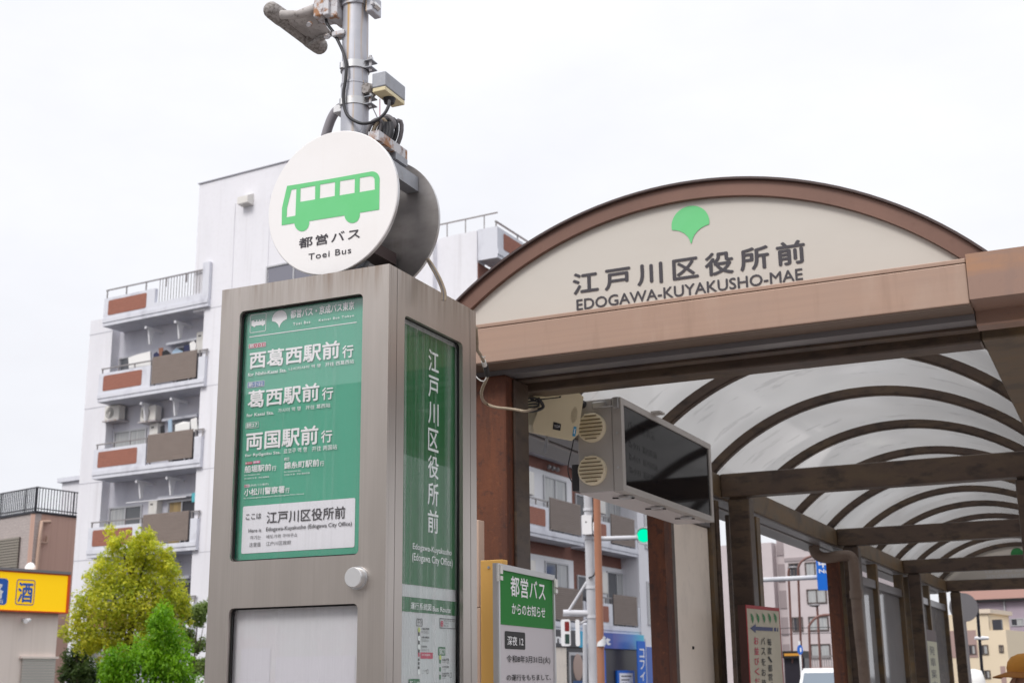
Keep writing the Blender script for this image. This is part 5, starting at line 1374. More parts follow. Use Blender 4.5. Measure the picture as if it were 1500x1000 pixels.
for i, s in enumerate(SL):
    top = (i == 4)
    m = MB('wall_gray', T=T1)
    m.box(uB0, uB1, VB, RD - .001, s, s + 0.14); m.box(uB0 + 0.0, uB1, VB - 0.03, VB + 0.17, s + 0.141, s + 0.30)
    m.box(uB0, ubk(.50), VB, VB + 0.14, s + 0.301, s + 1.14)
    m.box(ubk(.94), uB1, VB, VB + 0.14, s + 0.301, s + (1.75 if top else 1.14)); m.box(uB0, uB0 + 0.13, VB + .141, 0, s + 0.141, s + 1.14)
    if top: m.box(ubk(.50) + .001, ubk(.94) - .001, VB, VB + .14, s + .301, s + .55)
    pr = m.build('balcony', apt)
    m = MB('brick_red', T=T1); m.prism([(a, VB - 0.012, b) for a, b in rrect(ubk(.045), s + 0.42, ubk(.42), s + 1.03, 0.07)], (0, 0.013, 0)); m.build('brick_panel', pr)
    m = MB('metal_rail', T=T1)
    if top:
        rail(m, uB0 + .02, uB1 - .1, VB + 0.07, s + 1.52, s + 1.14, 6)
        for k in range(16): u = ubk(.53) + (ubk(.93) - ubk(.53)) * k / 15; m.box(u - .01, u + .01, VB + .06, VB + .08, s + .55, s + 1.47)
    else:
        rail(m, uB0 + .05, ubk(.50), VB + 0.07, s + 1.36, s + 1.14, 4); m.build('handrail', pr)
        m = MB('metal_rail', T=T1); rail(m, ubk(.93), uB1 + .05, VB + 0.07, s + 1.42, s + 1.14, 2)
    m.build('handrail', pr)
    if not top:
        m = MB('slat_brown', 'slat_dark', 'metal_rail', T=T1); slats(m, ubk(.515), ubk(.925), VB - 0.02, s + 0.38, s + 1.44)
        for k in range(3): u = ubk(.53 + .18 * k); m.box(u, u + .05, VB + .03, VB + .07, s + .30, s + .40, 'metal_rail')
        m.build('slat_screen', pr)
        wu = lambda px: F1.uz(px, 750, RD)[0]
        window(T1, wu(160.5), wu(208.5), s + 0.30, s + 2.03, RD, apt, gl=(('window_glass', 'window_pale'), ('window_pale', 'window_glass'), ('window_pale', 'window_pale'), ('window_glass', 'window_dark'))[i])
        m = MB('wall_gray', T=T1); m.box(wu(237), wu(289), 0.1, RD - .001, s + 2.12, s + 2.22); m.build('window_canopy', apt)
        window(T1, wu(246), wu(288), s + 0.3, s + 2.05, RD, apt, gl=('curtain_gold', 'window_dark') if i == 1 else ('window_dark', 'window_dark'))
        m = MB('pipe_gray', T=T1); m.cyl((wu(150), RD - .1, s + .2), (wu(150), RD - .1, s + 3.0), 0.075, None, 10); m.cyl((wu(150), RD - .1, s + 1.6), (wu(150), RD - .1, s + 1.7), 0.095, None, 10); m.build('drain_pipe', apt)
        for px in (222, 266):
            k = wu(px); m = MB('frame_white', T=T1); m.box(k, k + .09, -0.55, RD - .001, s + 2.72, s + 2.82); m.prism([(k + .01, -.30, s + 2.15), (k + .01, -.20, s + 2.15), (k + .01, -.10, s + 2.719), (k + .01, -.40, s + 2.719)], (.07, 0, 0)); m.build('laundry_arm', apt)
        if i == 1:
            m = MB('frame_white', T=T1); m.tube([(wu(205), -.35, s + 2.02), (wu(292), -.35, s + 2.02)], .022, None, 6); m.build('laundry_pole', apt)
# ---- right facade: red brick wall with balconies along the side street
V2 = 13.0
m = MB('brick_dark', 'wall_white', T=T2)
m.box(0.03, V2, 0.0, .35, 0, 15.2, 'brick_dark'); m.box(1.0, V2, .351, 10, 0, 15.2, 'brick_dark'); m.box(11.85, V2 + 1.2, -0.76, -.002, 0, 16.2, 'wall_white'); m.box(V2 + .002, V2 + 1.2, 0, 10, 0, 16.2, 'wall_white'); m.build('brick_wall', apt)
for i, s in enumerate(SL):
    top = (i == 4)
    for (ua, ub, bk, sl_, wn) in ((0.0, 6.53, (0.45, 3.35), (3.74, 6.29), (4.72, 6.66, 3.52, 7.18)), (7.05, 11.8, (7.35, 8.65), (9.15, 11.5), (10.24, 12.18, 9.76, 12.5))):
        m = MB('wall_gray', T=T2)
        m.box(ua, ub, VB, -0.001, s, s + 0.12); m.box(ua, ub, VB - .03, VB + .15, s + .121, s + .29)
        if top:
            m.box(ua, ub, VB, VB + .14, s + .291, s + 1.10); m.box(ua, ua + .14, VB + .141, -.001, s + .121, s + 1.10)
        else:
            m.box(ua, sl_[0] - .1, VB, VB + .14, s + .291, s + 1.08); m.box(sl_[1] + .1, ub, VB, VB + .14, s + .291, s + 1.08)
            m.box(ua, ua + .14, VB + .141, -.001, s + .121, s + 1.08); m.box(ub - .14, ub, VB + .141, -.001, s + .121, s + 1.08)
        pr = m.build('balcony', apt)
        b1 = ub - .4 if top else bk[1]
        m = MB('brick_red', T=T2); m.prism([(a, VB - .012, b) for a, b in rrect(bk[0], s + .40, b1, s + .98, .07)], (0, .013, 0)); m.build('brick_panel', pr)
        m = MB('metal_rail', T=T2); rail(m, ua, ub if top else sl_[0], VB + .07, s + 1.32, s + 1.08, 5); m.build('handrail', pr)
        if not top:
            m = MB('slat_brown', 'slat_dark', 'metal_rail', T=T2); slats(m, sl_[0], sl_[1], VB - .02, s + .36, s + 1.46, 16)
            for k in range(3): u = sl_[0] + .3 + .85 * k; m.box(u, u + .05, VB + .03, VB + .07, s + .29, s + .37, 'metal_rail')
            m.build('slat_screen', pr)
            m = MB('frame_white', T=T2); m.prism([(wn[2], -.03, s + .13), (wn[3], -.03, s + .13), (wn[3], -.03, s + 2.58), (wn[2], -.03, s + 2.58)], (0, .029, 0)); m.build('window_surround', apt)
            window(T2, wn[0], wn[1], s + .35, s + 2.42, -.031, apt, gl=('window_pale', 'window_pale') if i % 2 else ('window_glass', 'window_pale'))
            window(T2, 7.5, 8.5, s + .35, s + 2.1, -.0, apt, gl=('window_dark',), mull=0) if ua < 1 else None
            m = MB('ac_white', T=T2); m.box(wn[2] - .62, wn[2] - .12, -.34, -.001, s + 1.5, s + 2.3, None, .02); m.build('water_heater', apt)
m = MB('pipe_gray', T=T2); m.cyl((11.95, -.12, 0), (11.95, -.12, 15.2), .06, None, 8); m.build('drain_pipe', apt)
m = MB('metal_rail', T=T2)
for k in range(3): m.ball((4.9 + .35 * k, -.2, 8.9), .09, None, 8, 6)
m.build('vent_cap', apt)
for z in (3.6, 6.6, 9.6): window(T2, V2 - .45, V2 + .75, z, z + 1.7, -.761, apt, gl=('window_pale', 'window_pale'), mull=1)
# ---- shop front at the foot of the block
m, nt_ = newmat('shop_gradient'); b = N(nt_, 'ShaderNodeBsdfPrincipled', Roughness=0.35)
tc_ = N(nt_, 'ShaderNodeTexCoord'); sp2 = N(nt_, 'ShaderNodeSeparateXYZ'); nt_.links.new(tc_.outputs['Object'], sp2.inputs[0])
mr_ = N(nt_, 'ShaderNodeMapRange'); nt_.links.new(sp2.outputs['Y'], mr_.inputs[0]); mr_.inputs[1].default_value = F2.w(8.75, 0, 0).y; mr_.inputs[2].default_value = F2.w(11.7, 0, 0).y
rp_ = N(nt_, 'ShaderNodeValToRGB'); nt_.links.new(mr_.outputs[0], rp_.inputs[0]); ee = rp_.color_ramp.elements
ee[0].color = (0.055, 0.07, 0.36, 1); ee[1].color = (0.02, 0.50, 0.68, 1); q = ee.new(.55); q.color = (0.05, 0.20, 0.56, 1)
nt_.links.new(rp_.outputs[0], b.inputs['Base Color']); out(nt_, b.outputs[0])
shop = thing('fitness_shop', 'blue shop front with gradient signboard at the foot of the white apartment block', 'shop', tuple(F2.w(8, -.9, 0)))
VS = -0.92
m = MB('shop_gradient', 'shop_blue', 'shop_dark', 'shop_cyan', T=T2)
m.box(8.602, 11.7, VS, -.76, 2.62, 3.18, 'shop_gradient'); m.box(6.2, 8.6, VS, -.76, 2.62, 3.18, 'shop_blue'); m.box(5.55, 6.198, VS, -.76, 2.62, 3.18, 'shop_cyan'); m.box(0.6, 5.548, VS, -.76, 2.62, 3.18, 'shop_dark'); sgn = m.build('signboard', shop)
SG = Plane(F2.w(0, VS, 0), F2.t, UP)
m = MB('white_paint', 'shop_cyan')
SG.text(m, 'Fit', (7.15, 2.74), (8.35, 3.06), 'white_paint', 0.05, off=.004, px=False); SG.text(m, 'co', (6.15, 2.74), (6.95, 2.98), 'white_paint', .05, off=.004, px=False); SG.text(m, 'en', (2.9, 2.72), (4.1, 2.95), 'white_paint', .04, off=.004, px=False)
m.build('lettering', sgn)
m = MB('shop_dark', 'banner_blue', 'wood_pale', 'wall_white', T=T2)
m.box(8.0, 11.3, -.80, -.74, 0, 2.6, 'shop_dark'); m.box(7.4, 7.99, -.86, -.74, 0, 2.6, 'banner_blue'); m.box(0.3, 3.4, -.86, -.74, 0, 2.6, 'shop_dark'); m.box(3.4, 4.6, -.86, -.74, 0, 2.6, 'panel_beige'); m.box(4.61, 7.39, -.82, -.74, 0, 2.6, 'shop_dark'); m.box(11.31, 13.5, -.80, -.752, 0, 2.75, 'shop_mid')
m.build('front', shop)
m = MB('frame_silver', 'poster_skin', 'denim', 'shop_dark', T=T2); m.box(4.75, 6.2, -.90, -.83, .1, 2.45, 'frame_silver'); m.box(4.87, 6.08, -.905, -.90, .2, 2.35, 'shop_dark')
m.ball((5.45, -.905, 1.95), (.42, .012, .46), 'poster_skin', 14, 8); m.box(5.0, 5.9, -.909, -.906, .3, 1.5, 'denim'); m.build('window_poster', shop)
m = MB('banner_blue', 'poster_white', 'ink_dark', T=T2); m.box(9.0, 10.7, -.88, -.81, 0.2, 1.85, 'banner_blue'); m.box(9.2, 10.5, -.885, -.88, .3, 1.75, 'poster_white')
for k in range(9): m.box(9.35, 10.35 - (k % 3) * .2, -.888, -.8855, 1.62 - k * .13, 1.66 - k * .13, 'ink_dark')
m.build('info_board', shop)
bn = thing('vertical_banner', 'blue vertical banner with white katakana beside the gradient shop sign', 'banner', tuple(F2.w(11.9, -1.3, 0)))
ub0, zb1 = F2.uz(933.5, 938, -1.3); ub1, _z = F2.uz(945, 938, -1.3)
m = MB('banner_blue', T=T2); m.box(ub0, ub1, -1.3, -1.26, 0.9, zb1); bnm = m.build('cloth', bn); BPn = Plane(F2.w(0, -1.3, 0), F2.t, UP); m = MB('white_paint')
for k, ch in enumerate('コフィット'):
    BPn.text(m, ch, (ub0 + .18, zb1 - .62 - k * .42), (ub1 - .15, zb1 - .28 - k * .42), 'white_paint', .02, off=.004, px=False)
m.build('lettering', bnm); m = MB('steel_white', T=T2); m.cyl((ub1 + .05, -1.28, -.1), (ub1 + .05, -1.28, zb1 + .1), .03, None, 8); m.build('banner_pole', bn)

# ---- things on the balconies
def on1(u, v, z): return tuple(F1.w(u, v, z))


for k, (px, py) in enumerate(((164.5, 604.5), (217.5, 605.5))):
    u, z = F1.uz(px, py, -.10)
    t = thing('air_conditioner', ('white outdoor air conditioner hung at the left under a balcony', 'white outdoor air conditioner hung beside the drainpipe bracket, right of the other one')[k], 'air conditioner', on1(u, -.1, z - .3), 'air conditioners hung on the apartment block')
    m = MB('ac_white', T=T1); m.box(u - .40, u + .40, -.14, .20, z - .28, z + .30, None, .03); m.build('case', t)
    m = MB('ac_dark', T=T1)
    for r_ in (.20, .14, .08): m.tube([(u - .1 + r_ * math.cos(a * .3927), -.145, z + r_ * math.sin(a * .3927)) for a in range(17)], .012, None, 5)
    m.build('fan_grille', t); m = MB('steel_rusty', T=T1); m.box(u - .45, u + .45, -.18, RD - .001, z - .34, z - .285); m.build('shelf', t)


def hang(name, label, cat, mt, quad, v, thick=.03, grp=None):
    m = MB(mt, T=T1); pts = [F1.uz(*q, v) for q in quad]; n = len(pts)
    m.prism([(a, v + .03 * math.sin(7 * a), b) for a, b in pts], (0, thick, 0)); return tag(m.build(name), label, cat, grp)


hang('sheet', 'white bed sheet airing over the topmost lived-in balcony', 'sheet', 'cloth_white', [(188, 524), (200, 519), (219, 514), (220, 538), (219, 549), (189, 549)], -.55)
G_ = 'laundry drying on the balconies'
for nm, lb, mt, qd in (('shirt', 'navy shirt drying on the topmost lived-in balcony', 'cloth_navy', [(224, 518), (229, 515), (234, 519), (235, 530), (223, 531)]),
                       ('towel', 'brown towel between dark shirts on the balcony line', 'cloth_brown', [(233, 510), (239, 509), (240, 524), (234, 526)]),
                       ('shirt', 'black shirt drying beside the brown towel', 'cloth_black', [(238, 515), (243, 512), (249, 517), (249, 527), (238, 528)]),
                       ('shirt', 'pale blue shirt drying beside the black shirt', 'cloth_sky', [(252, 514), (259, 510), (267, 514), (268, 524), (252, 526)]),
                       ('trousers', 'dark blue trousers on hangers near the water heater', 'cloth_navy', [(269, 506), (277, 504), (278, 519), (269, 520)]),
                       ('shirt', 'white shirt on a hanger at the balcony end under the roof terrace', 'cloth_white', [(277, 502), (284, 499), (288, 504), (286, 517), (279, 518)]),
                       ('towel', 'long pale blue towel on the middle balcony', 'cloth_sky', [(245.5, 615), (252, 613), (252.5, 637), (246, 639)]),
                       ('shirt', 'white clothes hanging on the middle balcony', 'cloth_white', [(257, 622), (268, 617), (279, 618), (278, 632), (257, 637)]),
                       ('shirt', 'light white vest at the right end of the middle balcony', 'cloth_white', [(280, 614), (288, 611), (289, 630), (281, 633)]),
                       ('cloth', 'dark cloth hanging by the white heater box on the middle balcony', 'cloth_black', [(235, 624), (239, 622), (240, 637), (235, 638)]),
                       ('cloth', 'small teal cloth hanging on the lower balcony', 'cloth_teal', [(281, 722), (286, 721), (286, 734), (281, 735)])):
    hang(nm, lb, nm, mt, qd, -.42, .03, G_)
for (px, py), lb in (((294, 501), 'white water heater at the right end of the topmost lived-in balcony'), ((225, 635), 'white water heater box on the middle balcony'), ((223.5, 748), 'white water heater box on the lower balcony')):
    u, z = F1.uz(px, py, .1); m = MB('ac_white', 'ac_dark', T=T1); m.box(u - .22, u + .22, .08, RD - .002, z - .42, z + .42, 'ac_white', .02); m.box(u - .12, u + .02, .075, .08, z + .22, z + .28, 'ac_dark')
    tag(m.build('water_heater'), lb, 'water heater', 'water heaters on the balconies')

# ---- brown flat roofed house far left
PB = at_d(52, 751, 57); FB1 = Frame(PB, R(104)); FB2 = Frame(PB, R(6.8))
hb = thing('brown_house', 'brown flat roofed house with black roof railing and beige tiled side', 'house', (PB.x, PB.y, 0))
zr_ = PB.z
m = MB('tile_beige', T=FB1.M); m.box(-9, -.001, 0, .3, 0, zr_); m.build('tiled_wall', hb)
m = MB('brown_siding', T=FB2.M); m.box(0, 8, .001, .3, 0, zr_ - .004); m.build('brown_wall', hb)
m = MB('gutter_gray'); m.prism([FB1.w(-9, .02, zr_ - .3), FB1.w(-.1, .02, zr_ - .3), FB2.w(8, .02, zr_ - .3), FB2.w(8, 9, zr_ - .3)], (0, 0, .2)); m.build('flat_roof', hb)
m = MB('ink_black'); 
for Fm, a, b in ((FB1, -9.05, .05), (FB2, -.05, 8.0)):
    m.box(a, b, -.06, .12, zr_ + .002, zr_ + .10, 'black_iron', T=Fm.M)
m.build('parapet', hb)
m = MB('black_iron')
for Fm, a, b, sg_ in ((FB1, -9, 0, 1), (FB2, 0, 8, 1)):
    n = int((b - a) / .155)
    for k in range(n + 1):
        u = a + (b - a) * k / n; big = k % 13 == 0; m.box(u - (.028 if big else .0045), u + (.028 if big else .0045), .0, .05, zr_ + .1, zr_ + 1.12, T=Fm.M)
    for z in (.20, 1.12): m.box(a - .03, b + .03, -.01, .06, zr_ + z, zr_ + z + .04, T=Fm.M)
m.build('roof_railing', hb)
u1, z1_ = FB1.uz(31, 786); m = MB('louvre_tan', 'slat_dark', T=FB1.M); m.box(-7, u1, -.05, -.02, z1_ - 3, z1_, 'slat_dark')
for k in range(24): m.box(-7, u1, -.10, -.055, z1_ - .12 * k - .09, z1_ - .12 * k, 'louvre_tan')
m.build('louvre', hb)
m = MB('pipe_tan'); pts_ = [FB2.uz(*q, -.1) for q in ((73, 764), (61, 763.5), (57.5, 790), (53, 835))]
m.tube([FB2.w(a, -.12, b) for a, b in pts_], .085, None, 8); m.tube([FB2.w(*[FB2.uz(60, 794, -.1)[0], -.1, FB2.uz(60, 794, -.1)[1]]), FB2.w(*[FB2.uz(69, 795, -.1)[0], -.1, FB2.uz(69, 795, -.1)[1]]), FB2.w(*[FB2.uz(69, 785, -.1)[0], -.1, FB2.uz(69, 785, -.1)[1]])], .05, None, 8); m.build('drain_pipe', hb)
# pale house peeping between
p0 = at_d(95, 700, 75); Fz = Frame(p0, R(98)); m = MB('wall_white', 'metal_rail', T=Fz.M); m.box(-.2, 6, 0, 6, 0, p0.z - .25, 'wall_white'); m.box(-.4, 6.2, -.2, 6.2, p0.z - .249, p0.z, 'wall_gray')
tag(m.build('pale_house'), 'pale house whose flat roof shows between brown house and apartment block', 'house')

# ---- yellow liquor shop
PY = at_d(100, 840, 30); FY = Frame(PY, R(9.6)); FYc = Frame(PY, R(97))
ys = thing('liquor_shop', 'beige shop under a bright yellow fascia sign with blue characters', 'shop', (PY.x, PY.y, 0))
zt1 = FY.uz(97, 841)[1]; zb1 = FY.uz(97, 898)[1]
m = MB('shop_beige', T=FY.M); uS, _ = FY.uz(31, 950, 1.0); m.box(-14, -.05, .18, 8, 0, zb1 - .001); m.build('wall', ys)
m = MB('sign_yellow', 'sign_red', 'gutter_gray', T=FY.M); rd = .03
m.box(-14, -.0, -.0, .2, zb1 + rd, zt1 - rd, 'sign_yellow'); m.box(-14, .01, -.02, .2, zb1, zb1 + rd - .001, 'sign_red'); m.box(-14, .01, -.02, .2, zt1 - rd + .001, zt1, 'sign_red'); m.box(0.001, .04, -.02, .2, zb1 + .001, zt1, 'sign_red'); m.box(-14, .04, -.05, .25, zt1 + .001, zt1 + .06, 'gutter_gray')
m.box(-.001 + .041, .08, .0, 6, zb1, zt1, 'sign_red'); sgn = m.build('fascia_sign', ys)
YP = Plane(FY.w(0, 0, 0), FY.t, UP); m = MB('sign_blue', 'white_paint', 'ink_orange'); y1 = lambda x, y: (x / 3.334, 700 + y / 3.334)
YP.rect(m, y1(-120, 612), y1(42, 490), 'sign_blue', .004, rad=.08); YP.text(m, '格', y1(-62, 585), y1(20, 508), 'white_paint', .03, off=.008); YP.text(m, '安価', y1(-90, 606), y1(14, 590), 'white_paint', .0, off=.008)
YP.outline(m, y1(72, 617), y1(174, 497), 'sign_blue', .022, .004, rad=.06); YP.outline(m, y1(75, 614), y1(171, 500), 'ink_orange', .01, .006, rad=.05); YP.text(m, '酒', y1(82, 606), y1(164, 510), 'sign_blue', .025, off=.008); m.build('lettering', sgn)
m = MB('shutter_gray', 'shop_beige', T=FY.M); us0, zs0 = FY.uz(32, 964, .17); us1, _ = FY.uz(80, 964, .17)
for k in range(24): m.box(us0, us1, .12, .16, zs0 - .06 * (k + 1) + .008, zs0 - .06 * k, 'shutter_gray')
m.box(us0 - .06, us1 + .06, .10, .179, zs0 + .001, zs0 + .05, 'shop_beige'); m.build('shutter', ys)
m = MB('white_paint', 'ink_black', T=FY.M); uc, zc = FY.uz(37, 908, .1); m.tube([(uc - .02, .17, zc + .02), (uc, .02, zc)], .035, 'white_paint', 10); m.tube([(uc + .06, .04, zc + .01), (uc - .10, -.06, zc - .03)], [.045, .05], 'white_paint', 12); m.build('camera', ys)
dp = at_d(44, 834, 30.6); m = MB('white_paint'); m.ball(dp, (.16, .08, .17), None, 14, 10); m.cyl(dp, dp + Vector((0, .1, -.3)), .03, None, 8); tag(m.build('satellite_dish'), 'small white satellite dish on top of the yellow fascia', 'satellite dish')

# ================================================================== TRAFFIC SIGNALS AND STREET POLES
DT = 30
tp = at_d(866, 900, DT)
sg = thing('signal_pole', 'pale grey traffic signal pole with green light and boxes before the shop', 'traffic signal', (tp.x, tp.y, 0))
tq = lambda px, py, d=DT: at_d(px, py, d)
pt_, pb_ = tq(861, 700), tq(869, 1000)
m = MB('steel_white'); dirp = (pt_ - pb_); m.tube([Vector((pb_.x, pb_.y, -.1)), pb_, pt_ + dirp * .35], .105, None, 14)
for py in (748, 790, 862, 905): a = pb_ + dirp * ((1000 - py) / 300); m.tube([a, a + UP * .07], .125, None, 14)
m.build('shaft', sg)
m = MB('steel_white'); m.tube([tq(864, 789), tq(934, 787)], .055, None, 10); m.tube([tq(864, 845), tq(834, 893)], .035, None, 8); m.tube([tq(864, 898), tq(825, 897)], .075, None, 10); m.tube([tq(868, 903), tq(846, 915)], .03, None, 8); m.build('arm', sg)
m = MB('steel_white', 'lamp_dark', 'lamp_green'); c = tq(943, 784); vw = (CAM - c); vw.z = 0; vw.normalize(); rt = UP.cross(vw) * -1
HP = Plane(c, -rt if rt.dot(CR) < 0 else rt, UP)
m.prism([HP.w(*p, .0) for p in rrect(-.18, -.20, .85, .20, .19, 8)], HP.n * -.14, 'steel_white'); hd = m.build('signal_head', sg)
m = MB('lamp_green'); m.prism([HP.w(.15 * math.cos(k * .2618), .15 * math.sin(k * .2618), .012) for k in range(24)], HP.n * -.01); m.build('green_lens', hd)
m = MB('lamp_dark')
for k in range(9):
    a = R(10 + 160 * k / 8); a2 = R(10 + 160 * (k + 1) / 8) if k < 8 else None
    if a2: m.add([HP.w(.165 * math.cos(a), .165 * math.sin(a), .0), HP.w(.165 * math.cos(a2), .165 * math.sin(a2), .0), HP.w(.165 * math.cos(a2), .165 * math.sin(a2), .15), HP.w(.165 * math.cos(a), .165 * math.sin(a), .15)], [(0, 1, 2, 3)])
m.build('visor', hd)
m = MB('lamp_dark')
for q in (.34, .68): m.prism([HP.w(q + .13 * math.cos(k * .2618), .13 * math.sin(k * .2618), .008) for k in range(24)], HP.n * -.007)
m.build('unlit_lens', hd)
m = MB('white_paint', 'lamp_dark'); 
for (px, py, wx, wz) in ((858.5, 768, .20, .22), (871, 765, .09, .18)):
    c = tq(px, py, DT - .15); Bx = Plane(c, HP.r, UP); m.prism([Bx.w(*p) for p in rrect(-wx / 2 * 1.0, -wz, wx / 2 * 1.3, wz, .02)], Bx.n * -.12, 'white_paint'); m.prism([Bx.w(.02 * math.cos(k), .02 * math.sin(k) + .06, .003) for k in range(6)], (0, 0, 0), 'lamp_dark')
m.build('control_box', sg)
m = MB('cable_black'); m.tube(smooth_path([tq(868, 725, DT - .13), tq(869, 760, DT - .13), tq(866, 778, DT - .13), tq(873, 790, DT - .13), tq(874, 815, DT - .13), tq(871, 840, DT - .13), tq(862, 846, DT - .13)], 5), .018, None, 6); m.build('cable', sg)
# pedestrian heads
for k, (px, py, wpx, lab) in enumerate(((828.5, 926, 13.5, 1), (846, 926, 6.0, 0))):
    c = tq(px, py, DT - .2); w_ = wpx / F_PX * DT; h_ = 38 / F_PX * DT; Hp = Plane(c, HP.r, UP)
    m = MB('white_paint', 'lamp_dark'); m.prism([Hp.w(*p) for p in rrect(-w_ / 2, -h_ / 2, w_ / 2, h_ / 2, .04)], Hp.n * -.2, 'white_paint'); ph = m.build('pedestrian_head', sg)
    if lab:
        for mt, z0, z1 in (('lamp_red_off', .03, h_ / 2 - .05), ('lamp_green_off', -h_ / 2 + .05, -.03)):
            m = MB(mt); m.prism([Hp.w(*p, .006) for p in rrect(-w_ * .08, z0, w_ / 2 - .02, z1, .02)], Hp.n * -.005); m.build('lens', ph)
pp_ = at_d(878, 900, 29.2); tq2 = lambda px, py: at_d(px, py, 29.2)
lp = MB('pole_brown', 'white_paint'); a, b = tq2(880.5, 1000), tq2(873.5, 700); lp.tube([Vector((a.x, a.y, -.12)), a, b + (b - a) * .6], [.09, .088, .072], 'pole_brown', 14); c = tq2(880, 938); lp.tube([c - UP * .12, c + UP * .10], .092, 'white_paint', 14)
tag(lp.build('street_pole'), 'orange brown street pole just right of the grey signal pole', 'pole')
gp = MB('steel_white'); a, b = tq(857, 1000, 31), tq(857, 913, 31); gp.tube([Vector((a.x, a.y, -.12)), a, b], .055, None, 10); tag(gp.build('guard_post'), 'thin grey post left of the signal pole under the pedestrian signal', 'post')

# ================================================================== STREET BEYOND THE SHELTER
# pinkish apartment building
PK = at_d(1128, 800, 150); FK = Frame(PK, R(96)); dk = PK.z
pk = thing('tiled_building', 'pinkish tiled mid-rise building with dark framed windows behind the blue road sign', 'building', (PK.x, PK.y, 0))
uK = lambda px, py: FK.uz(px, py)
topz = uK(1140, 789)[1]; ul = uK(1132, 850)[0]; ur = uK(1262, 850)[0]; ue = uK(1151, 850)[0]
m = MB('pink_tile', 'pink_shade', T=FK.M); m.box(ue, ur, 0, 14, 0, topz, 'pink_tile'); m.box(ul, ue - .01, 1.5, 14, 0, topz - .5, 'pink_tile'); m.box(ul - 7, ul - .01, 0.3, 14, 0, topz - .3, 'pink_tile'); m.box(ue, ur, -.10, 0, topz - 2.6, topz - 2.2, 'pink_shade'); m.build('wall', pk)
m = MB('metal_rail', T=FK.M); m.box(ue - .5, ur, -.3, .3, topz + .01, topz + .35); m.build('cornice', pk)
for r_ in range(7):
    z = uK(1180, 833.7)[1] + .8 - 3.0 * r_ + 3.0
    if z < 1: break
    for px, wd_, gl in ((1164.5, 1.25, ('window_dark', 'window_dark')), (1195, 2.3, ('window_pale', 'window_pale')), (1235, 2.3, ('window_pale', 'window_pale'))):
        if r_ == 0 and px != 1195: continue
        if px == 1164.5 and r_ % 2 == 0 and r_ > 1: continue
        u = uK(px, 850)[0]; window(FK.M, u - wd_ / 2, u + wd_ / 2, z - 1.6, z, 0, pk, fm='slat_dark', gl=gl, fw=.13, depth=.12)
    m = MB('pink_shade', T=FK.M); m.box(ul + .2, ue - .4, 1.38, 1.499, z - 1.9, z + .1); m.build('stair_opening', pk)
# blue direction sign on a grey arm
sgd = 55
s0 = at_d(1197, 820, sgd); DSg = Plane(s0, CR, UP)
rs_ = thing('road_sign', 'blue road direction sign with white lettering on a grey overhead arm', 'road sign', (at_d(1130, 850, sgd).x, at_d(1130, 850, sgd).y, 0))
m = MB('road_blue'); a0, b0 = DSg.pix(1198, 864); a1, b1 = DSg.pix(1198, 806)
m.prism([DSg.w(*p) for p in rrect(a0, b0, a0 + 1.9, b1, .06)], DSg.n * -.06); pnl_ = m.build('panel', rs_)
m = MB('white_paint'); DSg.text(m, '中川大橋', (DSg.pix(1199, 831)[0], DSg.pix(1199, 831)[1]), (a0 + 1.8, DSg.pix(1199, 818)[1]), 'white_paint', .03, off=.01, px=False); DSg.text(m, 'Nakagawa', (DSg.pix(1199.5, 840)[0], DSg.pix(1199, 840.5)[1]), (a0 + 1.5, DSg.pix(1199, 833)[1]), 'white_paint', .02, off=.01, px=False); m.build('lettering', pnl_)
m = MB('steel_white'); p_a = at_d(1133, 848, sgd + .2); p_b = at_d(1196, 845, sgd + .2); m.tube([p_a + (p_a - p_b) * .4, p_b + (p_b - p_a) * .6], .10, None, 10); q_ = p_a + (p_a - p_b) * .4; m.tube([Vector((q_.x, q_.y, -.12)), q_ + UP * .6], .12, None, 10); m.build('gantry', rs_)


def street_lamp(px0, px1, ytop, d, hook, label, mt='steel_rusty'):
    a = at_d(px0, 995, d); b = at_d(px1, ytop, d); t = thing('street_lamp', label, 'street lamp', (a.x, a.y, -.12), 'brown street lamps along the road')
    m = MB('lamp_post_brown'); P_ = [Vector((a.x, a.y, -.12)), a, b] + [at_d(px1 + dx, ytop + dy, d) for dx, dy in hook]
    m.tube(P_[:3] + smooth_path(P_[2:], 4)[1:], [.055 * d / 60] * (3 + len(smooth_path(P_[2:], 4)) - 1), None, 8); m.build('post', t)
    e_ = P_[-1]; m = MB('frame_white', 'gutter_gray'); m.ball(e_, (.26 * d / 60, .15 * d / 60, .07 * d / 60), 'gutter_gray', 10, 6); m.build('lamp_head', t)
    return t


street_lamp(1175, 1169, 836, 60, [(1, -7), (5, -14), (12, -19), (20, -22), (26, -24)], 'tall brown street lamp curving right towards the blue sign')
street_lamp(1162, 1155, 838, 75, [(0.5, -4), (2, -6), (6, -7)], 'thinner brown street lamp with a short square bend')
street_lamp(1188, 1185, 917, 48, [(2, -4), (7, -10), (14, -15), (24, -17), (36, -17)], 'low brown street lamp arching over the white van')
street_lamp(1203, 1197, 888, 90, [(-1, -1), (-4, -2)], 'distant thin street lamp above the white van')
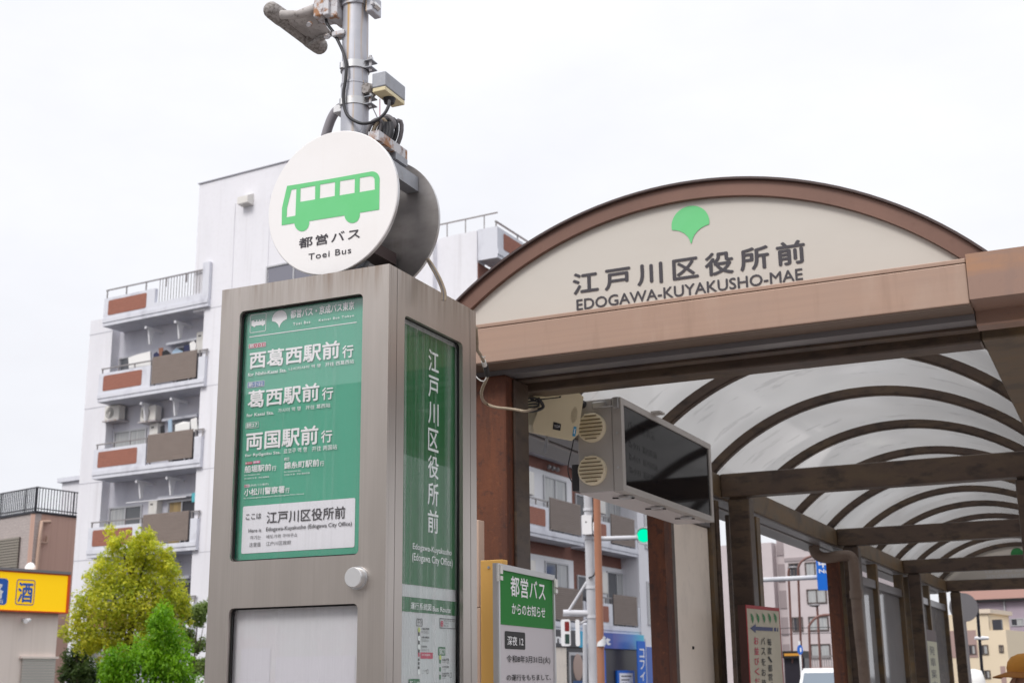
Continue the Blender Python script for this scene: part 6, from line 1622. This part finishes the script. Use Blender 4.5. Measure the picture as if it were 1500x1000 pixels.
# white van
vd = 42
v0 = at_d(1188, 985, vd); van = thing('van', 'white van with pale blue windscreen driving towards the shelter', 'van', (v0.x, v0.y, -.122))
TV = Matrix.Translation((v0.x + .25, v0.y, -.122)) @ Matrix.Rotation(R(4), 4, 'Z')
ztv = at_d(1195, 976.5, vd).z + .122; kz = ztv / 1.98
prof = [(0, .35), (0, .85), (.10, 1.02), (.75, 1.12), (1.28, 1.86), (1.7, 1.96), (4.3, 1.97), (4.62, 1.85), (4.69, 1.1), (4.69, .35)]
m = MB('van_white', 'ink_black')
Wv = .86; hw = lambda z: Wv - max(0, z - 1.0) * .14
vs_ = [(-hw(z), y, z * kz) for y, z in prof] + [(hw(z), y, z * kz) for y, z in prof]; n = len(prof)
m.add(vs_, [(k, (k + 1) % n, n + (k + 1) % n, n + k) for k in range(n)] + [tuple(range(n)), tuple(reversed(range(n, 2 * n)))], 'van_white', False, TV); bod = m.build('body', van)
m = MB('van_glass', T=TV); m.prism([(-.74, .815, 1.18 * kz), (.74, .815, 1.18 * kz), (.66, 1.24, 1.80 * kz), (-.66, 1.24, 1.80 * kz)], (0, -.012, .008)); m.build('windscreen', van)
for s_ in (1, -1):
    m = MB('van_glass', T=TV); m.prism([(s_ * (hw(1.15) + .004), 1.0, 1.15 * kz), (s_ * (hw(1.15) + .004), 4.4, 1.15 * kz), (s_ * (hw(1.72) + .004), 4.3, 1.72 * kz), (s_ * (hw(1.72) + .004), 1.35, 1.72 * kz)], (s_ * .006, 0, 0)); m.build('side_window', van)
    m = MB('aluminium', T=TV); m.ball((s_ * .62, .02, .78 * kz), (.14, .05, .10), None, 10, 6); m.build('headlight', van)
    for y in (.85, 3.7):
        m = MB('black_rubber', T=TV); m.cyl((s_ * .70, y, .32), (s_ * .88, y, .32), .32, None, 20); tw = m.build('wheel', van); m = MB('aluminium', T=TV); m.cyl((s_ * .881, y, .32), (s_ * .89, y, .32), .19, None, 16); m.build('rim', tw)
    m = MB('ink_black', T=TV); m.box(s_ * .90, s_ * 1.06, .95, 1.05, 1.15, 1.42, None, .03); m.build('mirror', van)
m = MB('ink_black', T=TV); m.box(-.8, .8, -.06, -.001, .36, .55, None, .02); m.build('bumper', van)
m = MB('ink_black', T=TV); m.tube([(0.0, .82, 1.20 * kz), (-.35, .80, 1.24 * kz)], .012, None, 6); m.build('wiper', van)
# yellow and mauve houses at the end
DY = 150
PYh = at_d(1479, 985, DY); FH = Frame(PYh, R(100)); uh = lambda px, py: FH.uz(px, py)
yh = thing('yellow_house', 'yellow three storey house with brown patch seen through the shelter end', 'house', (PYh.x, PYh.y, 0))
ul_, ur_ = uh(1406, 950)[0], uh(1476, 950)[0]; um_ = uh(1452, 950)[0]; zt1, zt2 = uh(1440, 898)[1], uh(1465, 922)[1]
m = MB('house_yellow', 'house_rose', 'roof_cream', T=FH.M); m.box(ul_ - 4, um_, 0, 9, 0, zt1, 'house_yellow'); m.box(um_ + .001, ur_, 0.001, 9, 0, zt2, 'house_yellow'); m.box(ul_ - .5, um_ + .4, -.3, 9.3, zt1 + .001, zt1 + .5, 'roof_cream')
a, b = uh(1433, 960)[0], uh(1433, 922)[1]; m.box(ul_ - 4, a, -.06, -.001, uh(1433, 962)[1], b, 'house_rose'); m.build('wall', yh)
for px0, px1, py0, py1 in ((1417, 1431, 944, 958), (1434, 1449, 944, 958), (1463, 1471, 944, 955), (1440, 1452, 981, 993)):
    a, z1_ = uh(px0, py0); b, z0_ = uh(px1, py1); window(FH.M, a, b, z0_, z1_, -.062, yh, fm='slat_dark', gl=('window_dark', 'window_pale'), fw=.12, depth=.06)
m = MB('window_dark', T=FH.M); a, z1_ = uh(1453, 907); b, z0_ = uh(1468, 922); m.box(a, b, -.02, .5, z0_ + .01, z1_); m.build('terrace_opening', yh)
m = MB('house_rose', T=FH.M); a, z1_ = uh(1465, 975); b, z0_ = uh(1475, 1000); m.box(a, b, -.04, -.002, 0, z1_); m.build('door', yh)
PM = at_d(1480, 985, DY + 22); FM = Frame(PM, R(100)); um = lambda px, py: FM.uz(px, py)
mh = thing('mauve_building', 'mauve clad building with rose roof band behind the yellow house', 'building', (PM.x, PM.y, 0))
m = MB('house_mauve', 'roof_rose', 'ink_black', T=FM.M); a, b = um(1422, 900)[0], um(1560, 900)[0]; zq = um(1470, 880)[1]; m.box(a, b, 0, 12, 0, zq, 'house_mauve'); m.box(a - 1, b, -.8, 12, zq + .31, zq + 1.9, 'roof_rose'); m.box(a - 1, b, -.9, 0, zq + .001, zq + .30, 'ink_black'); m.build('wall', mh)
for px in (1490, 1520):
    for py in (905, 945): u, z = um(px, py); window(FM.M, u - .9, u + .9, z - 1.0, z, 0, mh, gl=('window_dark', 'window_pale'), fw=.12, depth=.1)
m = MB('frame_silver', T=FM.M); u, z = um(1473, 900); m.cyl((u, -.15, 0), (u, -.15, zq), .12, None, 8); m.build('drain_pipe', mh)
# round mirror back, lamp, marquee shapes near the end of the shelter
c = at_d(1412, 889, 34); m = MB('gutter_gray'); Pm = Plane(c, CR, UP); m.prism([Pm.w(.37 * math.cos(k * .2), .37 * math.sin(k * .2)) for k in range(31)], Pm.n * -.05); m.tube([c + Pm.n * -.06, c + Pm.n * -.06 + UP * -3.4], .04, None, 8)
tag(m.build('traffic_mirror'), 'grey back of a round traffic mirror beyond the last post', 'mirror')
c = at_d(1430, 934, 60); lp_ = thing('street_lamp', 'white headed street lamp in front of the yellow house', 'street lamp', (at_d(1437, 990, 60).x, at_d(1437, 990, 60).y, -.12), 'brown street lamps along the road')
m = MB('black_iron'); a = at_d(1440, 1000, 60); b = at_d(1431, 885, 60); m.tube([Vector((a.x, a.y, -.12)), a, b], .07, None, 8); m.build('post', lp_)
m = MB('frame_white'); p = at_d(1428, 934, 60), at_d(1448, 934, 60); m.tube([p[0], p[0] * .5 + p[1] * .5, p[1]], [.07, .10, .07], None, 8); m.build('lamp_head', lp_)
c = at_d(1427, 1000, 38); m = MB('cloth_white'); m.tube([c - UP * 2, c + UP * .05, c + UP * .35, c + UP * .40], [.42, .32, .24, .05], None, 18); tag(m.build('white_tarpaulin'), 'white cloth covered bollard before the yellow house', 'cover')
m = MB('sign_blue', 'white_paint'); c = at_d(1172, 951, 46); Pm = Plane(c, CR, UP); m.prism([Pm.w(.10 * math.cos(k * .3), .17 * math.sin(k * .3)) for k in range(21)], Pm.n * -.03, 'sign_blue'); m.prism([Pm.w(.025 * math.cos(k * .6) + .02, .09 * math.sin(k * .6), .006) for k in range(10)], (0, 0, 0), 'white_paint'); m.tube([c + UP * .3 + Pm.n * -.05, Vector((c.x, c.y, -.1)) + Pm.n * -.05], .035, 'white_paint', 8); tag(m.build('round_road_sign'), 'small blue round road sign beside the tall brown lamp', 'road sign')
# shop awning and far street clutter near the van
m = MB('ink_black', 'ink_lime'); a = at_d(1146, 957, 75); b = at_d(1180, 962, 75); m.box(a.x, b.x, a.y, a.y + 2, a.z - .25, a.z + .15, 'ink_black'); m.box(a.x + .1, a.x + 1.0, a.y - .01, a.y, a.z - .12, a.z + .02, 'ink_orange'); m.box(a.x, b.x, a.y + .3, a.y + 2, -.1, a.z - .251, 'shop_dark'); tag(m.build('kiosk'), 'dark kiosk with yellow strip far down the street', 'kiosk')
m = MB('house_rose', 'metal_rail'); a = at_d(1186, 966, 95); b = at_d(1235, 967, 95); m.box(a.x, b.x, a.y, a.y + .1, -.1, a.z - .5, 'house_rose')
for k in range(14): x = a.x + (b.x - a.x) * k / 13; m.box(x, x + .06, a.y, a.y + .06, a.z - .5, a.z + .2, 'metal_rail')
m.box(a.x, b.x, a.y, a.y + .06, a.z + .2, a.z + .3, 'metal_rail'); tag(m.build('railing'), 'distant rose and grey railing behind the white van', 'railing')
# overhead cables across the far street
m = MB('cable_black')
for y0, y1, d in ((920, 916, 70), (929, 924, 75)): m.tube([at_d(1125, y0, d), at_d(1300, y1, d)], .018, None, 5)
tag(m.build('overhead_cables'), 'thin overhead cables crossing before the pinkish building', 'cable')

# ================================================================== TREES
def leaf_cloud(name, blobs, n, size, mt, parent, seed, squash=1.0, upright=False):
    """small leaf quads on and inside overlapping lumps"""
    rng = np.random.default_rng(seed); V = []; Fc = []
    wts = np.array([b[3] * b[4] * b[5] for b in blobs]) ** .75; wts /= wts.sum()
    idx = rng.choice(len(blobs), n, p=wts)
    for i in idx:
        cx, cy, cz, rx, ry, rz = blobs[i]
        d = rng.normal(size=3); d /= np.linalg.norm(d); r = rng.uniform(.30, 1.15) ** .7 * rng.uniform(.85, 1.12)
        p = np.array([cx + d[0] * rx * r, cy + d[1] * ry * r, cz + d[2] * rz * r])
        nn = d * .5 + np.array([0, 0, .55]) + rng.normal(size=3) * .5; nn /= np.linalg.norm(nn)
        a = np.cross(nn, rng.normal(size=3)); a /= np.linalg.norm(a)
        if upright: a = a * .3 + np.array([0, 0, 1.0]) + d * .35; a -= nn * a.dot(nn); a /= np.linalg.norm(a) + 1e-9
        b = np.cross(nn, a); s_ = size * rng.uniform(.6, 1.35); k = len(V)
        V += [p - a * s_, p + b * s_ * .45, p + a * s_, p - b * s_ * .45]; Fc.append((k, k + 1, k + 2, k + 3))
    me = bpy.data.meshes.new(name); me.from_pydata([tuple(v) for v in V], [], Fc); me.materials.append(MATS[mt]); o = bpy.data.objects.new(name, me); COL.objects.link(o)
    o.parent = parent; o.matrix_parent_inverse = WINV[parent.name]; WINV[o.name] = Matrix.Identity(4); return o


def trunk(parent, base, top, r, limbs, seed):
    rng = random.Random(seed); m = MB('bark'); b, t = Vector(base), Vector(top)
    mid = b.lerp(t, .5) + Vector((rng.uniform(-.1, .1), rng.uniform(-.1, .1), 0)); m.tube(smooth_path([b, mid, t], 5), [r * (1 - .07 * k) for k in range(11)], None, 10)
    for l in limbs:
        s_ = b.lerp(t, rng.uniform(.25, .9)); l = Vector(l); md = s_.lerp(l, .5) + UP * rng.uniform(-.1, .2); m.tube(smooth_path([s_, md, l], 4), [r * .42 * (1 - .10 * k) for k in range(9)], None, 6)
    m.build('trunk', parent)


def blobs_px(lst, d, depth=1.0):
    o = []
    for px, py, r, *rest in lst:
        dd = d + (rest[0] if rest else 0); c = at_d(px, py, dd); rr_ = r / F_PX * dd; o.append((c.x, c.y, c.z, rr_, rr_ * depth, rr_ * (rest[1] if len(rest) > 1 else 1)))
    return o


rng = random.Random(4)
DTr = 33
b0 = at_d(195, 1000, DTr)
t1 = thing('leafy_tree', 'tall yellow green leafy tree before the white apartment block', 'tree', (b0.x, b0.y, 0))
bl_ = [(178, 800, 14, 0), (215, 795, 16, .2), (200, 812, 20, 0), (160, 822, 18, .3), (235, 815, 20, 0), (190, 840, 30, 0), (150, 850, 26, 0), (232, 848, 30, .3), (250, 835, 16, 0), (165, 880, 34, -.3), (210, 880, 34, -.2), (130, 880, 22, .2), (250, 885, 24, 0), (262, 868, 14, .3), (120, 905, 22, 0), (150, 920, 30, -.2), (200, 925, 36, 0), (245, 925, 26, 0), (128, 940, 22, 0), (170, 955, 26, 0), (112, 925, 12, .2), (180, 785, 6, 0), (213, 783, 7, 0), (198, 790, 8, 0), (268, 890, 12, 0)]
extra = [(p[0] + rng.uniform(-20, 20), p[1] + rng.uniform(-9, 22), rng.uniform(5, 10), rng.uniform(-.5, .5)) for p in bl_ * 3] + [(rng.uniform(120, 262), 0, rng.uniform(2.5, 5), rng.uniform(-.4, .4)) for k in range(46)]
extra = [(e_[0], e_[1] if e_[1] else 772 + 0.0125 * (e_[0] - 198) ** 2 + rng.uniform(-3, 26), *e_[2:]) for e_ in extra]
trunk(t1, (b0.x, b0.y, 0), at_d(195, 830, DTr), .13, [at_d(x, y, DTr) for x, y in ((160, 850), (230, 850), (140, 900), (250, 900), (180, 810), (215, 815), (120, 920))], 3)
leaf_cloud('crown', blobs_px(bl_ + extra, DTr, 1.1), 30000, .045, 'leaf_yellow', t1, 11)
# bright conifer in front
DC = 28; c0 = at_d(212, 1000, DC)
t2 = thing('conifer', 'bright green pointed conifer in front of the yellow green tree', 'tree', (c0.x, c0.y, 0))
cb = []
for k in range(90):
    f_ = rng.random() ** .8; y = 900 + f_ * 170; hw_ = 8 + 62 * min(1, f_ * 1.5) ** .8; x = 238 - 20 * min(1, f_ * 1.2) + rng.uniform(-1, 1) * hw_; cb.append((x, y, rng.uniform(8, 15), rng.uniform(-.6, .5), 1.7))
for k in range(60):
    y = 960 + rng.uniform(0, 90); cb.append((210 + rng.uniform(-62, 62), y, rng.uniform(9, 15), rng.uniform(-.5, .5), 1.6))
for k in range(14): y = 950 + rng.uniform(0, 90); cb.append((160 + rng.uniform(-12, 14), y, rng.uniform(7, 12), rng.uniform(-.3, .3), 1.6))
trunk(t2, (c0.x, c0.y, 0), at_d(232, 930, DC), .09, [], 5)
leaf_cloud('crown', blobs_px(cb, DC, 1.2), 26000, .044, 'leaf_bright', t2, 12, upright=True)
DD = 35; d0 = at_d(112, 1000, DD)
t3 = thing('dark_bush', 'dark green bush at the shop corner below the yellow tree', 'bush', (d0.x, d0.y, 0))
db = [(100 + rng.uniform(-6, 40), 965 + rng.uniform(-35, 50), rng.uniform(9, 18), rng.uniform(-.3, .5)) for k in range(26)]
trunk(t3, (d0.x, d0.y, 0), at_d(112, 960, DD), .06, [at_d(125, 950, DD)], 6); leaf_cloud('crown', blobs_px(db, DD), 8000, .05, 'leaf_dark', t3, 13)
DS_ = 37; d0 = at_d(288, 1000, DS_)
t4 = thing('slender_tree', 'slender mid green tree beside the cabinet edge', 'tree', (d0.x, d0.y, 0))
db = [(288 + rng.uniform(-18, 18), 935 + rng.uniform(-60, 60), rng.uniform(5, 13), rng.uniform(-.3, .5)) for k in range(26)]
trunk(t4, (d0.x, d0.y, 0), at_d(290, 900, DS_), .05, [at_d(300, 905, DS_), at_d(278, 915, DS_)], 7); leaf_cloud('crown', blobs_px(db, DS_), 6000, .045, 'leaf_mid', t4, 14)
